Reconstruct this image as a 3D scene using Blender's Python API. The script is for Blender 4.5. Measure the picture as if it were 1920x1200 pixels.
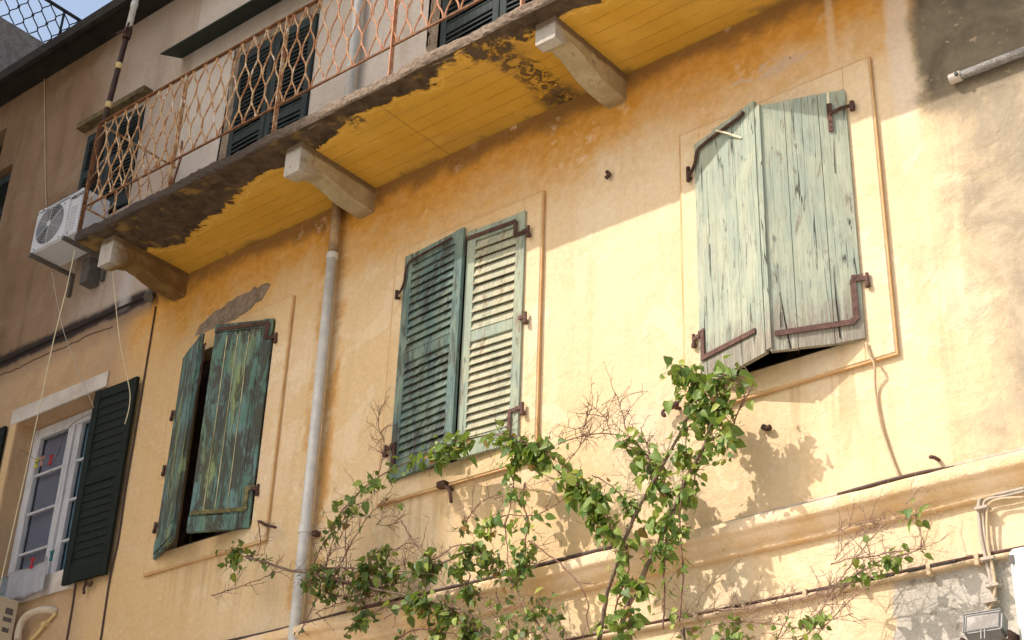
import bpy, bmesh, math, random
from mathutils import Vector, Matrix
R=math.radians
for o in list(bpy.data.objects): bpy.data.objects.remove(o)
scn=bpy.context.scene; COL=scn.collection
# ---------------------------------------------------------------- camera, sky, sun, exposure
cd=bpy.data.cameras.new('camera'); cam=bpy.data.objects.new('camera',cd); COL.objects.link(cam)
cam.location=(0,-8,1.6)
cam.rotation_euler=(Matrix.Rotation(0.70756,3,'Z')@Matrix.Rotation(2.066163,3,'X')@Matrix.Rotation(0.0381645,3,'Z')).to_euler()
cd.sensor_width=36; cd.lens=2913.28/1920*36; cd.clip_start=.05; cd.clip_end=3000
scn.camera=cam
w=bpy.data.worlds.new('World'); scn.world=w; w.use_nodes=True
nt=w.node_tree; sky=nt.nodes.new('ShaderNodeTexSky'); sky.sky_type='NISHITA'; sky.sun_disc=False
SUN=Vector((.82,1,-1.31)).normalized()
sky.sun_elevation=math.asin(-SUN.z); sky.sun_rotation=math.atan2(-SUN.x,-SUN.y)
sky.air_density=1.4; sky.dust_density=5; sky.ozone_density=1.0
bg=nt.nodes['Background']; nt.links.new(sky.outputs[0],bg.inputs[0]); bg.inputs[1].default_value=.15
sl=bpy.data.lights.new('sun','SUN'); sl.energy=3.75; sl.angle=R(.55); sl.color=(1,.89,.79)
so=bpy.data.objects.new('sun',sl); COL.objects.link(so); so.rotation_euler=SUN.to_track_quat('-Z','Y').to_euler()
so.location=(-20,-30,40)
vs=scn.view_settings; vs.view_transform='Standard'; vs.look='None'; vs.exposure=.48; vs.gamma=1
scn.cycles.max_bounces=8; scn.cycles.diffuse_bounces=6
rnd=random.Random(7)
# ---------------------------------------------------------------- material helpers
class S:
    def __init__(s,t,k): s.t=t; s.k=k
    def _m(s,op,b=None,c=None):
        n=s.t.nodes.new('ShaderNodeMath'); n.operation=op
        s.t.links.new(s.k,n.inputs[0])
        for i,v in ((1,b),(2,c)):
            if v is None: continue
            if isinstance(v,S): s.t.links.new(v.k,n.inputs[i])
            else: n.inputs[i].default_value=v
        return S(s.t,n.outputs[0])
    def __add__(s,b): return s._m('ADD',b)
    def __sub__(s,b): return s._m('SUBTRACT',b)
    def __mul__(s,b): return s._m('MULTIPLY',b)
    def abs(s): return s._m('ABSOLUTE')
    def max(s,b): return s._m('MAXIMUM',b)
    def min(s,b): return s._m('MINIMUM',b)
    def inv(s): return s*-1+1
    def sm(s,a,b,lo=0,hi=1):
        n=s.t.nodes.new('ShaderNodeMapRange'); n.interpolation_type='SMOOTHSTEP'
        if a>b: a,b,lo,hi=b,a,hi,lo
        s.t.links.new(s.k,n.inputs[0]); n.inputs[1].default_value=a; n.inputs[2].default_value=b
        n.inputs[3].default_value=lo; n.inputs[4].default_value=hi
        return S(s.t,n.outputs[0])
class M:
    def __init__(s,name,rough=.85,metal=0,spec=.3,coords='pos'):
        s.m=bpy.data.materials.new(name); s.m.use_nodes=True; s.t=s.m.node_tree
        s.b=s.t.nodes['Principled BSDF']; s.b.inputs['Roughness'].default_value=rough
        s.b.inputs['Metallic'].default_value=metal; s.b.inputs['Specular IOR Level'].default_value=spec
        if coords=='pos': n=s.t.nodes.new('ShaderNodeNewGeometry'); s.v=n.outputs['Position']
        else: n=s.t.nodes.new('ShaderNodeTexCoord'); s.v=n.outputs['Object']
        q=s.t.nodes.new('ShaderNodeSeparateXYZ'); s.t.links.new(s.v,q.inputs[0])
        s.x,s.y,s.z=[S(s.t,o) for o in q.outputs]; s.h=None
    def noise(s,sc=1,det=5,ro=.6,dist=0,st=(1,1,1),off=(0,0,0)):
        mp=s.t.nodes.new('ShaderNodeMapping'); mp.inputs['Scale'].default_value=st; mp.inputs['Location'].default_value=off
        s.t.links.new(s.v,mp.inputs[0]); n=s.t.nodes.new('ShaderNodeTexNoise')
        s.t.links.new(mp.outputs[0],n.inputs['Vector']); n.inputs['Scale'].default_value=sc
        n.inputs['Detail'].default_value=det; n.inputs['Roughness'].default_value=ro; n.inputs['Distortion'].default_value=dist
        return S(s.t,n.outputs[0])
    def vor(s,sc,st=(1,1,1),feat='DISTANCE_TO_EDGE'):
        mp=s.t.nodes.new('ShaderNodeMapping'); mp.inputs['Scale'].default_value=st
        nn=s.t.nodes.new('ShaderNodeTexNoise'); nn.inputs['Scale'].default_value=3; nn.inputs['Detail'].default_value=6
        s.t.links.new(s.v,nn.inputs['Vector'])
        mx=s.t.nodes.new('ShaderNodeMix'); mx.data_type='VECTOR'; mx.inputs[0].default_value=.25
        s.t.links.new(s.v,mx.inputs[4]); s.t.links.new(nn.outputs[1],mx.inputs[5]); s.t.links.new(mx.outputs[1],mp.inputs[0])
        n=s.t.nodes.new('ShaderNodeTexVoronoi'); n.feature=feat; n.inputs['Scale'].default_value=sc
        s.t.links.new(mp.outputs[0],n.inputs['Vector']); return S(s.t,n.outputs[0])
    def island(s):
        n=s.t.nodes.new('ShaderNodeNewGeometry'); return S(s.t,n.outputs['Random Per Island'])
    def rndobj(s):
        n=s.t.nodes.new('ShaderNodeObjectInfo'); return S(s.t,n.outputs['Random'])
    def mix(s,f,a,b,mode='MIX'):
        n=s.t.nodes.new('ShaderNodeMix'); n.data_type='RGBA'; n.blend_type=mode
        for i,v in ((0,f),(6,a),(7,b)):
            if isinstance(v,S): s.t.links.new(v.k,n.inputs[i])
            elif i==0: n.inputs[0].default_value=v
            else: n.inputs[i].default_value=(*v,1)
        return S(s.t,n.outputs[2])
    def col(s,c):
        if isinstance(c,S): s.t.links.new(c.k,s.b.inputs['Base Color'])
        else: s.b.inputs['Base Color'].default_value=(*c,1)
        return s
    def val(s,c,f):   # multiply a colour by a factor socket
        n=s.t.nodes.new('ShaderNodeMix'); n.data_type='RGBA'; n.blend_type='MULTIPLY'; n.inputs[0].default_value=1
        s.t.links.new(c.k,n.inputs[6]); s.t.links.new(f.k,n.inputs[7]); return S(s.t,n.outputs[2])
    def bump(s,h,dist=.01,st=1):
        n=s.t.nodes.new('ShaderNodeBump'); n.inputs['Strength'].default_value=st; n.inputs['Distance'].default_value=dist
        s.t.links.new(h.k,n.inputs['Height'])
        if s.h: s.t.links.new(s.h,n.inputs['Normal'])
        s.h=n.outputs[0]; s.t.links.new(s.h,s.b.inputs['Normal']); return s
def simple(name,c,rough=.7,var=.15,metal=0,sc=12,spec=.3,bump=.002):
    m=M(name,rough,metal,spec,'obj'); n=m.noise(sc,5,.65)
    c1=tuple(x*(1-var) for x in c); c2=tuple(min(1,x*(1+var)) for x in c)
    m.col(m.mix(n.sm(.3,.7),c1,c2)).bump(n,bump); return m.m
MAT={}
def wall_paint(name,left=False):
    m=M(name,.92,0,.15)
    n1=m.noise(.8,7,.6,.3); n2=m.noise(2.6,8,.65,.4,off=(4,1,7)); n3=m.noise(11,6,.6); sp=m.noise(70,3,.6)
    st=m.noise(5,6,.6,.2,st=(1,1,.14)); X,Z=m.x,m.z
    crk=m.vor(.9,st=(1,.1,1.3)); 
    n0=m.noise(.32,4,.5,.2,off=(2,2,2)); p1=m.noise(1.7,9,.62,.8,off=(8,1,3)); p2=m.noise(3.7,8,.62,.6,off=(1,5,9)); dr=m.noise(7,7,.65,.35,st=(1,1,.07),off=(3,1,5))
    c=m.mix(n0.sm(.36,.62),(.70,.515,.295),(.76,.61,.41))
    c=m.mix(n1.sm(.5,.7,0,.5),c,(.77,.63,.49))
    c=m.mix(p1.sm(.565,.585,0,.38),c,(.80,.68,.50)); c=m.mix(p2.sm(.60,.615,0,.22),c,(.64,.45,.22))
    c=m.mix(p1.sm(.40,.37,0,.35),c,(.66,.50,.30))
    c=m.mix(dr.sm(.52,.66,0,.28),c,(.62,.44,.23)); c=m.mix(dr.sm(.44,.36,0,.22),c,(.80,.68,.50))
    # drips under the window sills
    for a_,b_ in ((-11.0,-9.4),(-8.15,-6.5),(-5.3,-3.7)): c=m.mix(m.noise(9,6,.6,.2,st=(1,1,.05),off=(a_,0,0)).sm(.48,.62)*X.sm(a_,a_+.2)*X.sm(b_,b_-.2)*Z.sm(6.1,6.0)*Z.sm(5.2,6.0,.0,.55),c,(.46,.32,.17))
    # washed band low on the wall, more ochre towards the left house side
    c=m.mix((X+n1*2).sm(-8.6,-10.4,0,.62),c,(.63,.40,.175))
    
    # ochre paint kept under the balcony
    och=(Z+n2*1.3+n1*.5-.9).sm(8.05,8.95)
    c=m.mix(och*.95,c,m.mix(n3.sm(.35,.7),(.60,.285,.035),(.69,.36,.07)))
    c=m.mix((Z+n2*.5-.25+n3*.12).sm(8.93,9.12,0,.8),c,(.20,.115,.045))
    pk=(n2.sm(.56,.66))*(n3.sm(.45,.6))*Z.sm(8.2,8.5)
    c=m.mix(pk*.7,c,(.74,.56,.38))
    # rusty stains along the drainpipe
    c=m.mix((X+n3*.12-.06+8.79).abs().sm(.02,.10,.7,0)*n2.sm(.42,.56),c,(.52,.24,.035))
    c=m.mix((X+n3*.12-.06+9.03).abs().sm(.02,.10,.6,0)*n2.sm(.45,.6),c,(.52,.24,.035))
    # upper storey, paler and pinker
    up=(Z+n3*.05).sm(9.2,9.26)
    cu=m.mix(n1.sm(.35,.65),(.50,.44,.385),(.58,.52,.465)); cu=m.mix(st.sm(.5,.7,0,.5),cu,(.42,.33,.25))
    c=m.mix(up,c,cu)
    pm=((X+4.47).abs()*.42+(Z-8.60-(X+4.47)*-.0+n3*.10-.05).abs()*1.8).sm(.16,.145)
    c=m.mix(pm*p2.sm(.40,.46)*.8,c,(.62,.47,.34)); c=m.mix(pm*n3.sm(.62,.66),c,(.14,.09,.06))
    c=m.mix((X+n3*.06-.03+3.98).abs().sm(.01,.05,.6,0)*Z.sm(8.3,8.5),c,(.76,.60,.42))
    # neighbouring bare render to the right
    rt=(X+n3*.10+n2*.25-.15).sm(-3.42,-3.28)
    g1=m.mix(n2.sm(.35,.68),(.12,.10,.07),(.22,.185,.13)); g1=m.mix(n3.sm(.6,.68,0,.6),g1,(.55,.42,.28))
    g2=m.mix(n2.sm(.4,.62),(.48,.36,.22),(.66,.50,.31))
    c=m.mix((X+n2*1.1-.5+dr*.5-.25).sm(-3.42,-2.85,0,.92)*Z.sm(5.0,5.5),c,m.mix(p1.sm(.42,.58),(.46,.385,.28),(.32,.275,.205)))
    c=m.mix(rt*(Z+n2*.5-.2+n3*.1).sm(7.62,7.98),c,g1)
    c=m.mix((X+n2*.1-.05+3.48).abs().sm(.05,.11,.75,0)*Z.sm(7.2,8),c,(.74,.62,.50))
    # grey concrete repair low on the right
    cp=(X+n2*.22-.1+n3*.04).sm(-3.86,-3.83)*(Z+n3*.02-X*.0).sm(4.64,4.61)
    gc=m.mix(sp.sm(.35,.65),(.42,.395,.345),(.52,.49,.43)); gc=m.mix(n3.sm(.56,.64,0,.7),gc,(.25,.21,.165)); gc=m.mix(p2.sm(.52,.56,0,.5),gc,(.52,.49,.43))
    c=m.mix(cp,c,gc)
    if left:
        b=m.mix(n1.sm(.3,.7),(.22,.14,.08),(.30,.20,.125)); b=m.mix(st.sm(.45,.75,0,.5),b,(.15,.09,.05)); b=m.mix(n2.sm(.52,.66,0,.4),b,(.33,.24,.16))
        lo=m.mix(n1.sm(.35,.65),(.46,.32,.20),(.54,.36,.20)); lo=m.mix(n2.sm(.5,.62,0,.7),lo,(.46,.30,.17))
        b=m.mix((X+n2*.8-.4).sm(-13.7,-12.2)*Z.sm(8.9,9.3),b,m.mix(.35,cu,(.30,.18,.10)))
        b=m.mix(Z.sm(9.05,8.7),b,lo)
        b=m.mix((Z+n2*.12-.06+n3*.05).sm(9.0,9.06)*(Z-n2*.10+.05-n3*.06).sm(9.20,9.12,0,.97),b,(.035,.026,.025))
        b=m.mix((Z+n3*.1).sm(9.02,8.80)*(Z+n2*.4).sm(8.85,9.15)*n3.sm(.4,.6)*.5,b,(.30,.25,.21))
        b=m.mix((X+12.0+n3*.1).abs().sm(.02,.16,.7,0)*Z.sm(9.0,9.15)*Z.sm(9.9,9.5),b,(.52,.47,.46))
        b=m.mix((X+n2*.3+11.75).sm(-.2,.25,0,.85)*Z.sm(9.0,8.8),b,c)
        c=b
    
    c=m.mix(sp.sm(.66,.74,0,.35),c,(.36,.24,.13))
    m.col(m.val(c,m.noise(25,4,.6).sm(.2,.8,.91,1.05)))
    m.bump(p1.sm(.56,.59),.002,.7).bump(n2,.03,.7).bump(n3,.012,.8).bump(sp,.003,.8)
    return m.m
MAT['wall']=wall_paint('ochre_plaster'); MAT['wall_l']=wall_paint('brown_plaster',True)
def plaster(name,a,b,edge=None,bs=.01,left=None):
    m=M(name,.92,0,.15); n=m.noise(3,7,.6); f=m.noise(16,6,.65); s_=m.noise(80,3)
    c=m.mix(n.sm(.35,.65),a,b); c=m.mix(f.sm(.6,.7,0,.4),c,tuple(x*.6 for x in a))
    if left: c=m.mix((m.x+n*1.5).sm(-8.3,-9.8,0,.75)*m.z.sm(5.9,6.5,.5,1),c,left)
    m.col(c).bump(f,bs).bump(n,.03,.5).bump(s_,.002); return m.m
MAT['surround']=plaster('pale_surround_plaster',(.73,.54,.335),(.77,.61,.45),left=(.64,.43,.21))
MAT['surround_edge']=plaster('orange_edge_paint',(.56,.34,.16),(.66,.45,.24))
MAT['tower']=plaster('tower_render',(.30,.22,.15),(.36,.28,.2))
MAT['cornice']=plaster('cornice_plaster',(.74,.50,.25),(.82,.64,.44),bs=.02)
MAT['lintel']=plaster('whitewashed_stone',(.50,.44,.38),(.64,.58,.52))
MAT['bracket']=plaster('bracket_plaster',(.50,.37,.18),(.62,.50,.30))
def bracket_mat():
    m=M('bracket_plaster',.9,0,.15); n=m.noise(4,7,.65,.3); f=m.noise(18,6,.7)
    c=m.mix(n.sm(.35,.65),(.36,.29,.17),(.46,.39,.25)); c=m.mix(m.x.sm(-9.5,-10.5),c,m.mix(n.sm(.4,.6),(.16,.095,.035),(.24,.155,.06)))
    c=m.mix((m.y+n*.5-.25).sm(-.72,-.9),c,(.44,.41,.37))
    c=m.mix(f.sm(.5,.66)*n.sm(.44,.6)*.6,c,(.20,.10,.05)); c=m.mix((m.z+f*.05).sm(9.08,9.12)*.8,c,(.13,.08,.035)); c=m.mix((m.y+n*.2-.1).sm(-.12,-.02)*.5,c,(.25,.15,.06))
    m.col(c).bump(f,.008).bump(n,.03,.5); return m.m
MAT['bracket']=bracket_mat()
def soffit():
    m=M('soffit_yellow_paint',.85,0,.2); n=m.noise(1.3,8,.65,.5); f=m.noise(7,8,.7,.4); ln=m.noise(3,4,.5,st=(1.5,1,1),off=(3,8,1))
    X,Y,Z=m.x,m.y,m.z
    c=m.mix(n.sm(.3,.7),(.58,.33,.04),(.68,.41,.075)); c=m.mix(m.noise(2.2,6,.6,st=(.5,1.6,1),off=(4,4,4)).sm(.5,.7,0,.5),c,(.46,.27,.05))
    fr=((Y+n*.015)*7.4)._m('FRACT'); line=(fr-.5).abs().sm(.478,.49)*ln.sm(.30,.56)
    xs=((X+m.noise(9,3).sm(0,1,0,.02)+7.6).abs()).sm(.004,.012,1,0)
    c=m.mix(line*.65,c,(.30,.16,.03)); c=m.mix(xs*.6,c,(.30,.17,.04))
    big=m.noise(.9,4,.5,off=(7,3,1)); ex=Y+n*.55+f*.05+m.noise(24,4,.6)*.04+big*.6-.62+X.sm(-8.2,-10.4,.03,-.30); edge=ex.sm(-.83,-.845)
    spot=((X+6.37+f*.3-.15+n*.2-.1).abs()).sm(.05,.17,1,0)*m.noise(13,7,.7,.6,off=(4,9,2)).sm(.48,.54); spot=spot.max(((X+6.37).abs().sm(.22,.10)*Y.sm(-.30,-.12)*f.sm(.42,.5)))
    c=m.mix(((X+6.33+n*.3-.15).abs()).sm(.10,.30,.75,0)*n.sm(.3,.5),c,(.44,.25,.05)); low=(Y+f*.2-.1).sm(-.12,-.02)*n.sm(.5,.6)
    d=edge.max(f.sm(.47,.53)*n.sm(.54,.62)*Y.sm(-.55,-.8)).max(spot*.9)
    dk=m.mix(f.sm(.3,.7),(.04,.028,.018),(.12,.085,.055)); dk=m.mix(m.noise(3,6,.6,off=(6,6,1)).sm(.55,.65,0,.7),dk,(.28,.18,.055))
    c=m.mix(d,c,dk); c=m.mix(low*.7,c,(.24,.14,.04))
    rim=((ex+.80).abs()).sm(0,.02,.35,0)
    c=m.mix(rim*(d.inv()),c,(.82,.55,.16))
    m.col(c).bump(line.inv().min(d.inv()),.006).bump(f,.006).bump(n,.02,.5); return m.m
MAT['soffit']=soffit()
def fascia():
    m=M('weathered_concrete',.95,0,.1); n=m.noise(2,8,.7,.3); f=m.noise(30,6,.7)
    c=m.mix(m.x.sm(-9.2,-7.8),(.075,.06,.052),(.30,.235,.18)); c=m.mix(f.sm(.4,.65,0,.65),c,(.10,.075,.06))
    c=m.mix(n.sm(.56,.66,0,.6)*m.x.sm(-9,-8),c,(.42,.28,.18)); c=m.mix(f.sm(.68,.74),c,(.42,.38,.34))
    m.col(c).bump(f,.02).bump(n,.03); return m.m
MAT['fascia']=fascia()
def masonry(name,a,b):
    m=M(name,.95,0,.1); n=m.noise(9,8,.7,.3); f=m.noise(55,5,.7)
    c=m.mix(n.sm(.35,.65),a,b); c=m.mix(f.sm(.55,.7,0,.7),c,tuple(min(1,x*1.7) for x in b)); c=m.mix(f.sm(.42,.3,0,.7),c,tuple(x*.4 for x in a))
    m.col(c).bump(f,.02).bump(n,.04); return m.m
MAT['masonry']=masonry('exposed_masonry',(.27,.20,.145),(.42,.33,.25))
def wood(name,a,b,worn,wornamt=.5,moss=None,crack=.5,joint=None,tint=None,low=None):
    m=M(name,.8,0,.25,'obj'); g=m.noise(22,7,.7,.25,st=(1,1,.07)); g2=m.noise(70,5,.7,.1,st=(1,1,.05),off=(5,2,1))
    n=m.noise(3.2,7,.7,.4,st=(1.3,1,.5)); n2=m.noise(9,7,.72,.6,st=(1,1,.35),off=(1,9,3)); c=m.mix(g.sm(.35,.65),a,b)
    if tint: c=m.mix(n.sm(.42,.62,0,.8),c,tint)
    if moss: c=m.mix(m.noise(2.2,5,.6,st=(1.6,1,.35),off=(9,0,2)).sm(.5,.66,0,.8),c,moss)
    k=.62-wornamt*.2
    c=m.mix((n2*.6+g*.4).sm(k-.03,k+.04,0,.85),c,worn)
    c=m.mix((n2*.5+g2*.5).sm(.61,.68,0,.7),c,tuple(x*.6 for x in worn)); c=m.mix(g2.sm(.5,.62,0,.35),c,tuple(x*.7 for x in worn))
    if low: c=m.mix((m.z+n2*.9+g*.5).sm(7.3,7.0,0,.8)*g2.sm(.36,.5),c,low)
    kn=m.vor(5,st=(1.2,.2,.6),feat='F1'); c=m.mix(kn.sm(.05,.09,.75,0),c,tuple(x*.4 for x in a))
    ck=m.noise(13,3,.5,.5,st=(1,1,.035),off=(2,2,8))
    cm=(ck-.5).abs().sm(.003,.008,crack,0)*n.sm(.45,.55)
    c=m.mix(cm,c,(.03,.025,.02))
    m.col(c).bump(g,.003).bump(g2,.002).bump(cm.inv(),.004); return m.m
MAT['green_pale']=wood('pale_green_weathered_wood',(.33,.375,.29),(.43,.46,.36),(.21,.19,.155),.24,crack=.9,tint=(.28,.35,.30),low=(.23,.19,.16))
MAT['green_mid']=wood('grey_green_louver_paint',(.17,.235,.185),(.24,.31,.245),(.075,.075,.065),.5,tint=(.10,.18,.185))
MAT['green_light']=wood('light_green_louver_paint',(.31,.37,.285),(.38,.43,.32),(.24,.20,.14),.35,tint=(.28,.355,.31))
MAT['slat_beige']=wood('faded_beige_slat_paint',(.40,.39,.27),(.48,.46,.33),(.25,.20,.13),.35,tint=(.36,.39,.29))
MAT['green_teal']=wood('teal_flaking_wood',(.08,.165,.135),(.125,.225,.18),(.06,.052,.04),.66,moss=(.26,.31,.12),crack=.6,tint=(.15,.25,.26))
MAT['green_dark']=simple('dark_green_gloss_paint',(.006,.011,.008),.6,.3,spec=.2)
MAT['green_blue']=wood('blue_green_louver_paint',(.022,.033,.035),(.035,.050,.051),(.014,.014,.014),.3)
MAT['filler']=simple('dried_cream_filler',(.50,.47,.28),.9,.3)
MAT['white_paint']=wood('white_window_paint',(.50,.50,.53),(.60,.60,.62),(.48,.44,.40),.1)
MAT['dark']=simple('dark_interior',(.02,.014,.012),.9,.3)
MAT['dark_wood']=simple('dark_brown_wood',(.05,.028,.02),.8,.4)
def iron(name,a,b,c_,metal=0):
    m=M(name,.8,metal,.3,'obj'); n=m.noise(14,6,.7); f=m.noise(60,4,.7)
    c=m.mix(n.sm(.4,.6),a,b); c=m.mix(f.sm(.52,.66,0,.8),c,c_); m.col(c).bump(f,.003); return m.m
MAT['iron']=iron('old_brown_iron',(.055,.028,.022),(.10,.05,.038),(.035,.02,.017))
MAT['iron_red']=iron('red_brown_iron',(.10,.052,.042),(.145,.08,.066),(.065,.036,.028))
MAT['iron_moss']=iron('mossy_iron',(.10,.09,.035),(.20,.18,.08),(.06,.04,.02))
def railm():
    m=M('rusted_white_railing_paint',.75,0,.3); n=m.noise(9,6,.7); f=m.noise(30,5,.7,st=(1,1,.4))
    c=m.mix(n.sm(.45,.62),(.58,.40,.22),(.30,.11,.035)); c=m.mix(f.sm(.46,.60,0,.9),c,(.34,.15,.06)); c=m.mix(m.noise(22,3,.5,st=(1,1,.5),off=(3,3,3)).sm(.60,.66,0,.9),c,(.66,.60,.52))
    c=m.mix((m.x+n*1.5).sm(-8.2,-6.8,0,.6),c,(.50,.22,.13)); m.col(c).bump(f,.003); return m.m
MAT['rail']=railm()
MAT['rail_dark']=iron('dark_rusted_rail',(.10,.045,.02),(.22,.09,.035),(.33,.16,.07))
MAT['pipe']=simple('grey_white_plastic_pipe',(.55,.55,.53),.45,.12,sc=9,spec=.4)
MAT['pipe_grey']=masonry('grimy_grey_pipe',(.32,.31,.30),(.50,.49,.48))
MAT['pipe_old']=simple('stained_old_pipe',(.34,.24,.14),.7,.35,sc=6)
MAT['pipe_brown']=simple('brown_pipe',(.045,.02,.014),.6,.3)
MAT['tape']=simple('yellowed_tape',(.62,.47,.22),.7,.1)
MAT['ac']=simple('off_white_enamel',(.56,.58,.62),.45,.05,sc=3,spec=.4)
MAT['ac_beige']=simple('beige_plastic',(.52,.44,.32),.6,.06,sc=3)
MAT['black']=simple('black_plastic',(.015,.015,.017),.6,.2)
MAT['grey']=simple('grey_metal',(.11,.10,.09),.6,.2)
MAT['string']=simple('cream_string',(.70,.64,.45),.9,.1)
MAT['cable']=simple('brown_cable',(.07,.045,.035),.6,.3)
MAT['cable_grey']=simple('grey_cable',(.42,.37,.31),.6,.15)
MAT['cable_tan']=simple('painted_cable',(.55,.42,.27),.7,.15)
MAT['cloth']=simple('white_cloth',(.58,.58,.62),.95,.06)
MAT['cloth_blue']=simple('grey_blue_cloth',(.36,.40,.43),.95,.2)
MAT['roof']=simple('black_bitumen_eave',(.022,.018,.013),.8,.4,sc=5)
MAT['ledge']=simple('olive_stained_ledge',(.13,.095,.045),.9,.4)
MAT['awning']=simple('dark_green_sheet',(.014,.026,.018),.6,.3)
MAT['insul']=plaster('wrinkled_foam_insulation',(.50,.42,.32),(.62,.54,.43))
MAT['cabinet']=simple('white_green_enamel',(.66,.74,.70),.4,.04,sc=2,spec=.4)
MAT['alu']=simple('dull_aluminium',(.17,.17,.17),.5,.15,metal=.4)
m=M('lamp_glass',.12,0,.6,'obj'); m.col(m.mix(m.noise(6,5,.7).sm(.4,.6),(.30,.29,.28),(.14,.13,.12))); MAT['lampglass']=m.m
for nm,c in (('peg_red',(.45,.03,.04)),('peg_yellow',(.55,.50,.05)),('peg_teal',(.02,.16,.17)),('peg_pink',(.50,.25,.18))): MAT[nm]=simple(nm,c,.5,.1)
# curtain with fine stripes
m=M('striped_net_curtain',.9,0,.1,'obj'); s_=(m.x*40)._m('FRACT').sm(.3,.5); m.col(m.mix(s_,(.13,.12,.15),(.24,.235,.28))); MAT['curtain']=m.m
m=M('blue_curtain',.9,0,.1,'obj'); s_=(m.x*40)._m('FRACT').sm(.3,.5); m.col(m.mix(s_,(.10,.19,.24),(.19,.30,.36))); MAT['curtain_b']=m.m
m=bpy.data.materials.new('window_glass'); m.use_nodes=True; b=m.node_tree.nodes['Principled BSDF']
b.inputs['Transmission Weight'].default_value=1; b.inputs['Roughness'].default_value=.03; b.inputs['IOR'].default_value=1.12; b.inputs['Base Color'].default_value=(.9,.95,1,1); MAT['glass']=m
# leaves
def leafmat(name,a,b,c_):
    m=M(name,.55,0,.35,'obj'); i=m.island(); c=m.mix(i.sm(.0,.6),a,b); c=m.mix(i.sm(.72,.95),c,c_); c=m.mix(i.sm(.968,.972),c,(.30,.17,.06))
    c=m.val(c,m.noise(60,3).sm(.3,.7,.8,1.1)); m.col(c)
    tr=m.t.nodes.new('ShaderNodeBsdfTranslucent'); m.t.links.new(m.mix(.5,c,(.30,.42,.03)).k,tr.inputs[0])
    mx=m.t.nodes.new('ShaderNodeMixShader'); mx.inputs[0].default_value=.30
    out=[n for n in m.t.nodes if n.type=='OUTPUT_MATERIAL'][0]
    m.t.links.new(m.b.outputs[0],mx.inputs[1]); m.t.links.new(tr.outputs[0],mx.inputs[2]); m.t.links.new(mx.outputs[0],out.inputs[0]); return m.m
MAT['leaf']=leafmat('climber_leaf',(.09,.18,.045),(.19,.29,.06),(.38,.44,.09))
MAT['leaf_dark']=leafmat('shaded_climber_leaf',(.055,.11,.035),(.12,.18,.04),(.30,.36,.07))  # darker copy of the climber leaf, shade put into its colour
MAT['stem']=iron('climber_bark',(.17,.115,.085),(.25,.18,.13),(.10,.06,.05))
MAT['twig']=iron('red_brown_twig',(.15,.075,.055),(.24,.14,.10),(.10,.05,.04))
MAT['twig_dry']=iron('dry_twig',(.30,.19,.14),(.42,.30,.22),(.20,.11,.09))
# ---------------------------------------------------------------- geometry helpers
def new(name,bm,mat,parent=None,loc=(0,0,0),rz=0,smooth=False,bevel=0):
    me=bpy.data.meshes.new(name); bmesh.ops.recalc_face_normals(bm,faces=bm.faces) if not smooth=='raw' else None
    bm.to_mesh(me); bm.free(); o=bpy.data.objects.new(name,me); COL.objects.link(o)
    ms=mat if isinstance(mat,(list,tuple)) else [mat]
    for k in ms: me.materials.append(MAT[k])
    if smooth:
        for p in me.polygons: p.use_smooth=True
    if bevel:
        b=o.modifiers.new('bevel','BEVEL'); b.width=bevel; b.segments=1; b.limit_method='ANGLE'
    if parent: o.parent=parent; 
    o.location=loc; o.rotation_euler=(0,0,rz)
    return o
def world(name,bm,mat,parent=None,**k):   # mesh given in world coordinates, parent is an unrotated Empty
    if parent is not None:
        off=Vector((0,0,0)); p=parent
        while p: off+=p.location; p=p.parent
        for v in bm.verts: v.co-=off
    else:
        xs=[v.co for v in bm.verts]; off=sum(xs,Vector())/len(xs); off.z=min(v.z for v in xs)
        for v in bm.verts: v.co-=off
        return new(name,bm,mat,None,off,**k)
    return new(name,bm,mat,parent,**k)
def thing(name,label,cat,loc=(0,0,0),group=None,rz=0):
    o=bpy.data.objects.new(name,None); COL.objects.link(o); o.location=loc; o.rotation_euler=(0,0,rz); o.empty_display_size=.2
    return tag(o,label,cat,group)
def tag(o,label,cat,group=None):
    o['label']=label; o['category']=cat
    if group: o['group']=group
    return o
def box(bm,x0,x1,y0,y1,z0,z1,mi=0):
    vs=[bm.verts.new((x,y,z)) for x in (x0,x1) for y in (y0,y1) for z in (z0,z1)]
    fs=[(0,1,3,2),(4,6,7,5),(0,4,5,1),(2,3,7,6),(0,2,6,4),(1,5,7,3)]
    for f in fs:
        g=bm.faces.new([vs[i] for i in f]); g.material_index=mi
    return vs
def B(*boxes):
    bm=bmesh.new()
    for b in boxes: box(bm,*b)
    return bm
def tube(bm,pts,r,n=6,cap=True,r1=None):
    pts=[Vector(p) for p in pts]; N=len(pts); rings=[]
    up=None
    for i,p in enumerate(pts):
        t=(pts[min(i+1,N-1)]-pts[max(i-1,0)]); 
        if t.length<1e-9: t=Vector((0,0,1))
        t.normalize()
        if up is None: up=t.orthogonal().normalized()
        else: up=(up-t*up.dot(t)); up=up.normalized() if up.length>1e-6 else t.orthogonal().normalized()
        s_=t.cross(up); rr=r if r1 is None else r+(r1-r)*i/(N-1)
        rings.append([bm.verts.new(p+up*rr*math.cos(2*math.pi*k/n)+s_*rr*math.sin(2*math.pi*k/n)) for k in range(n)])
    for a,b in zip(rings,rings[1:]):
        for k in range(n): bm.faces.new((a[k],a[(k+1)%n],b[(k+1)%n],b[k]))
    if cap and n>2: bm.faces.new(rings[0][::-1]); bm.faces.new(rings[-1])
def T(pts,r,n=8,r1=None):
    bm=bmesh.new(); tube(bm,pts,r,n,True,r1); return bm
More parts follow.
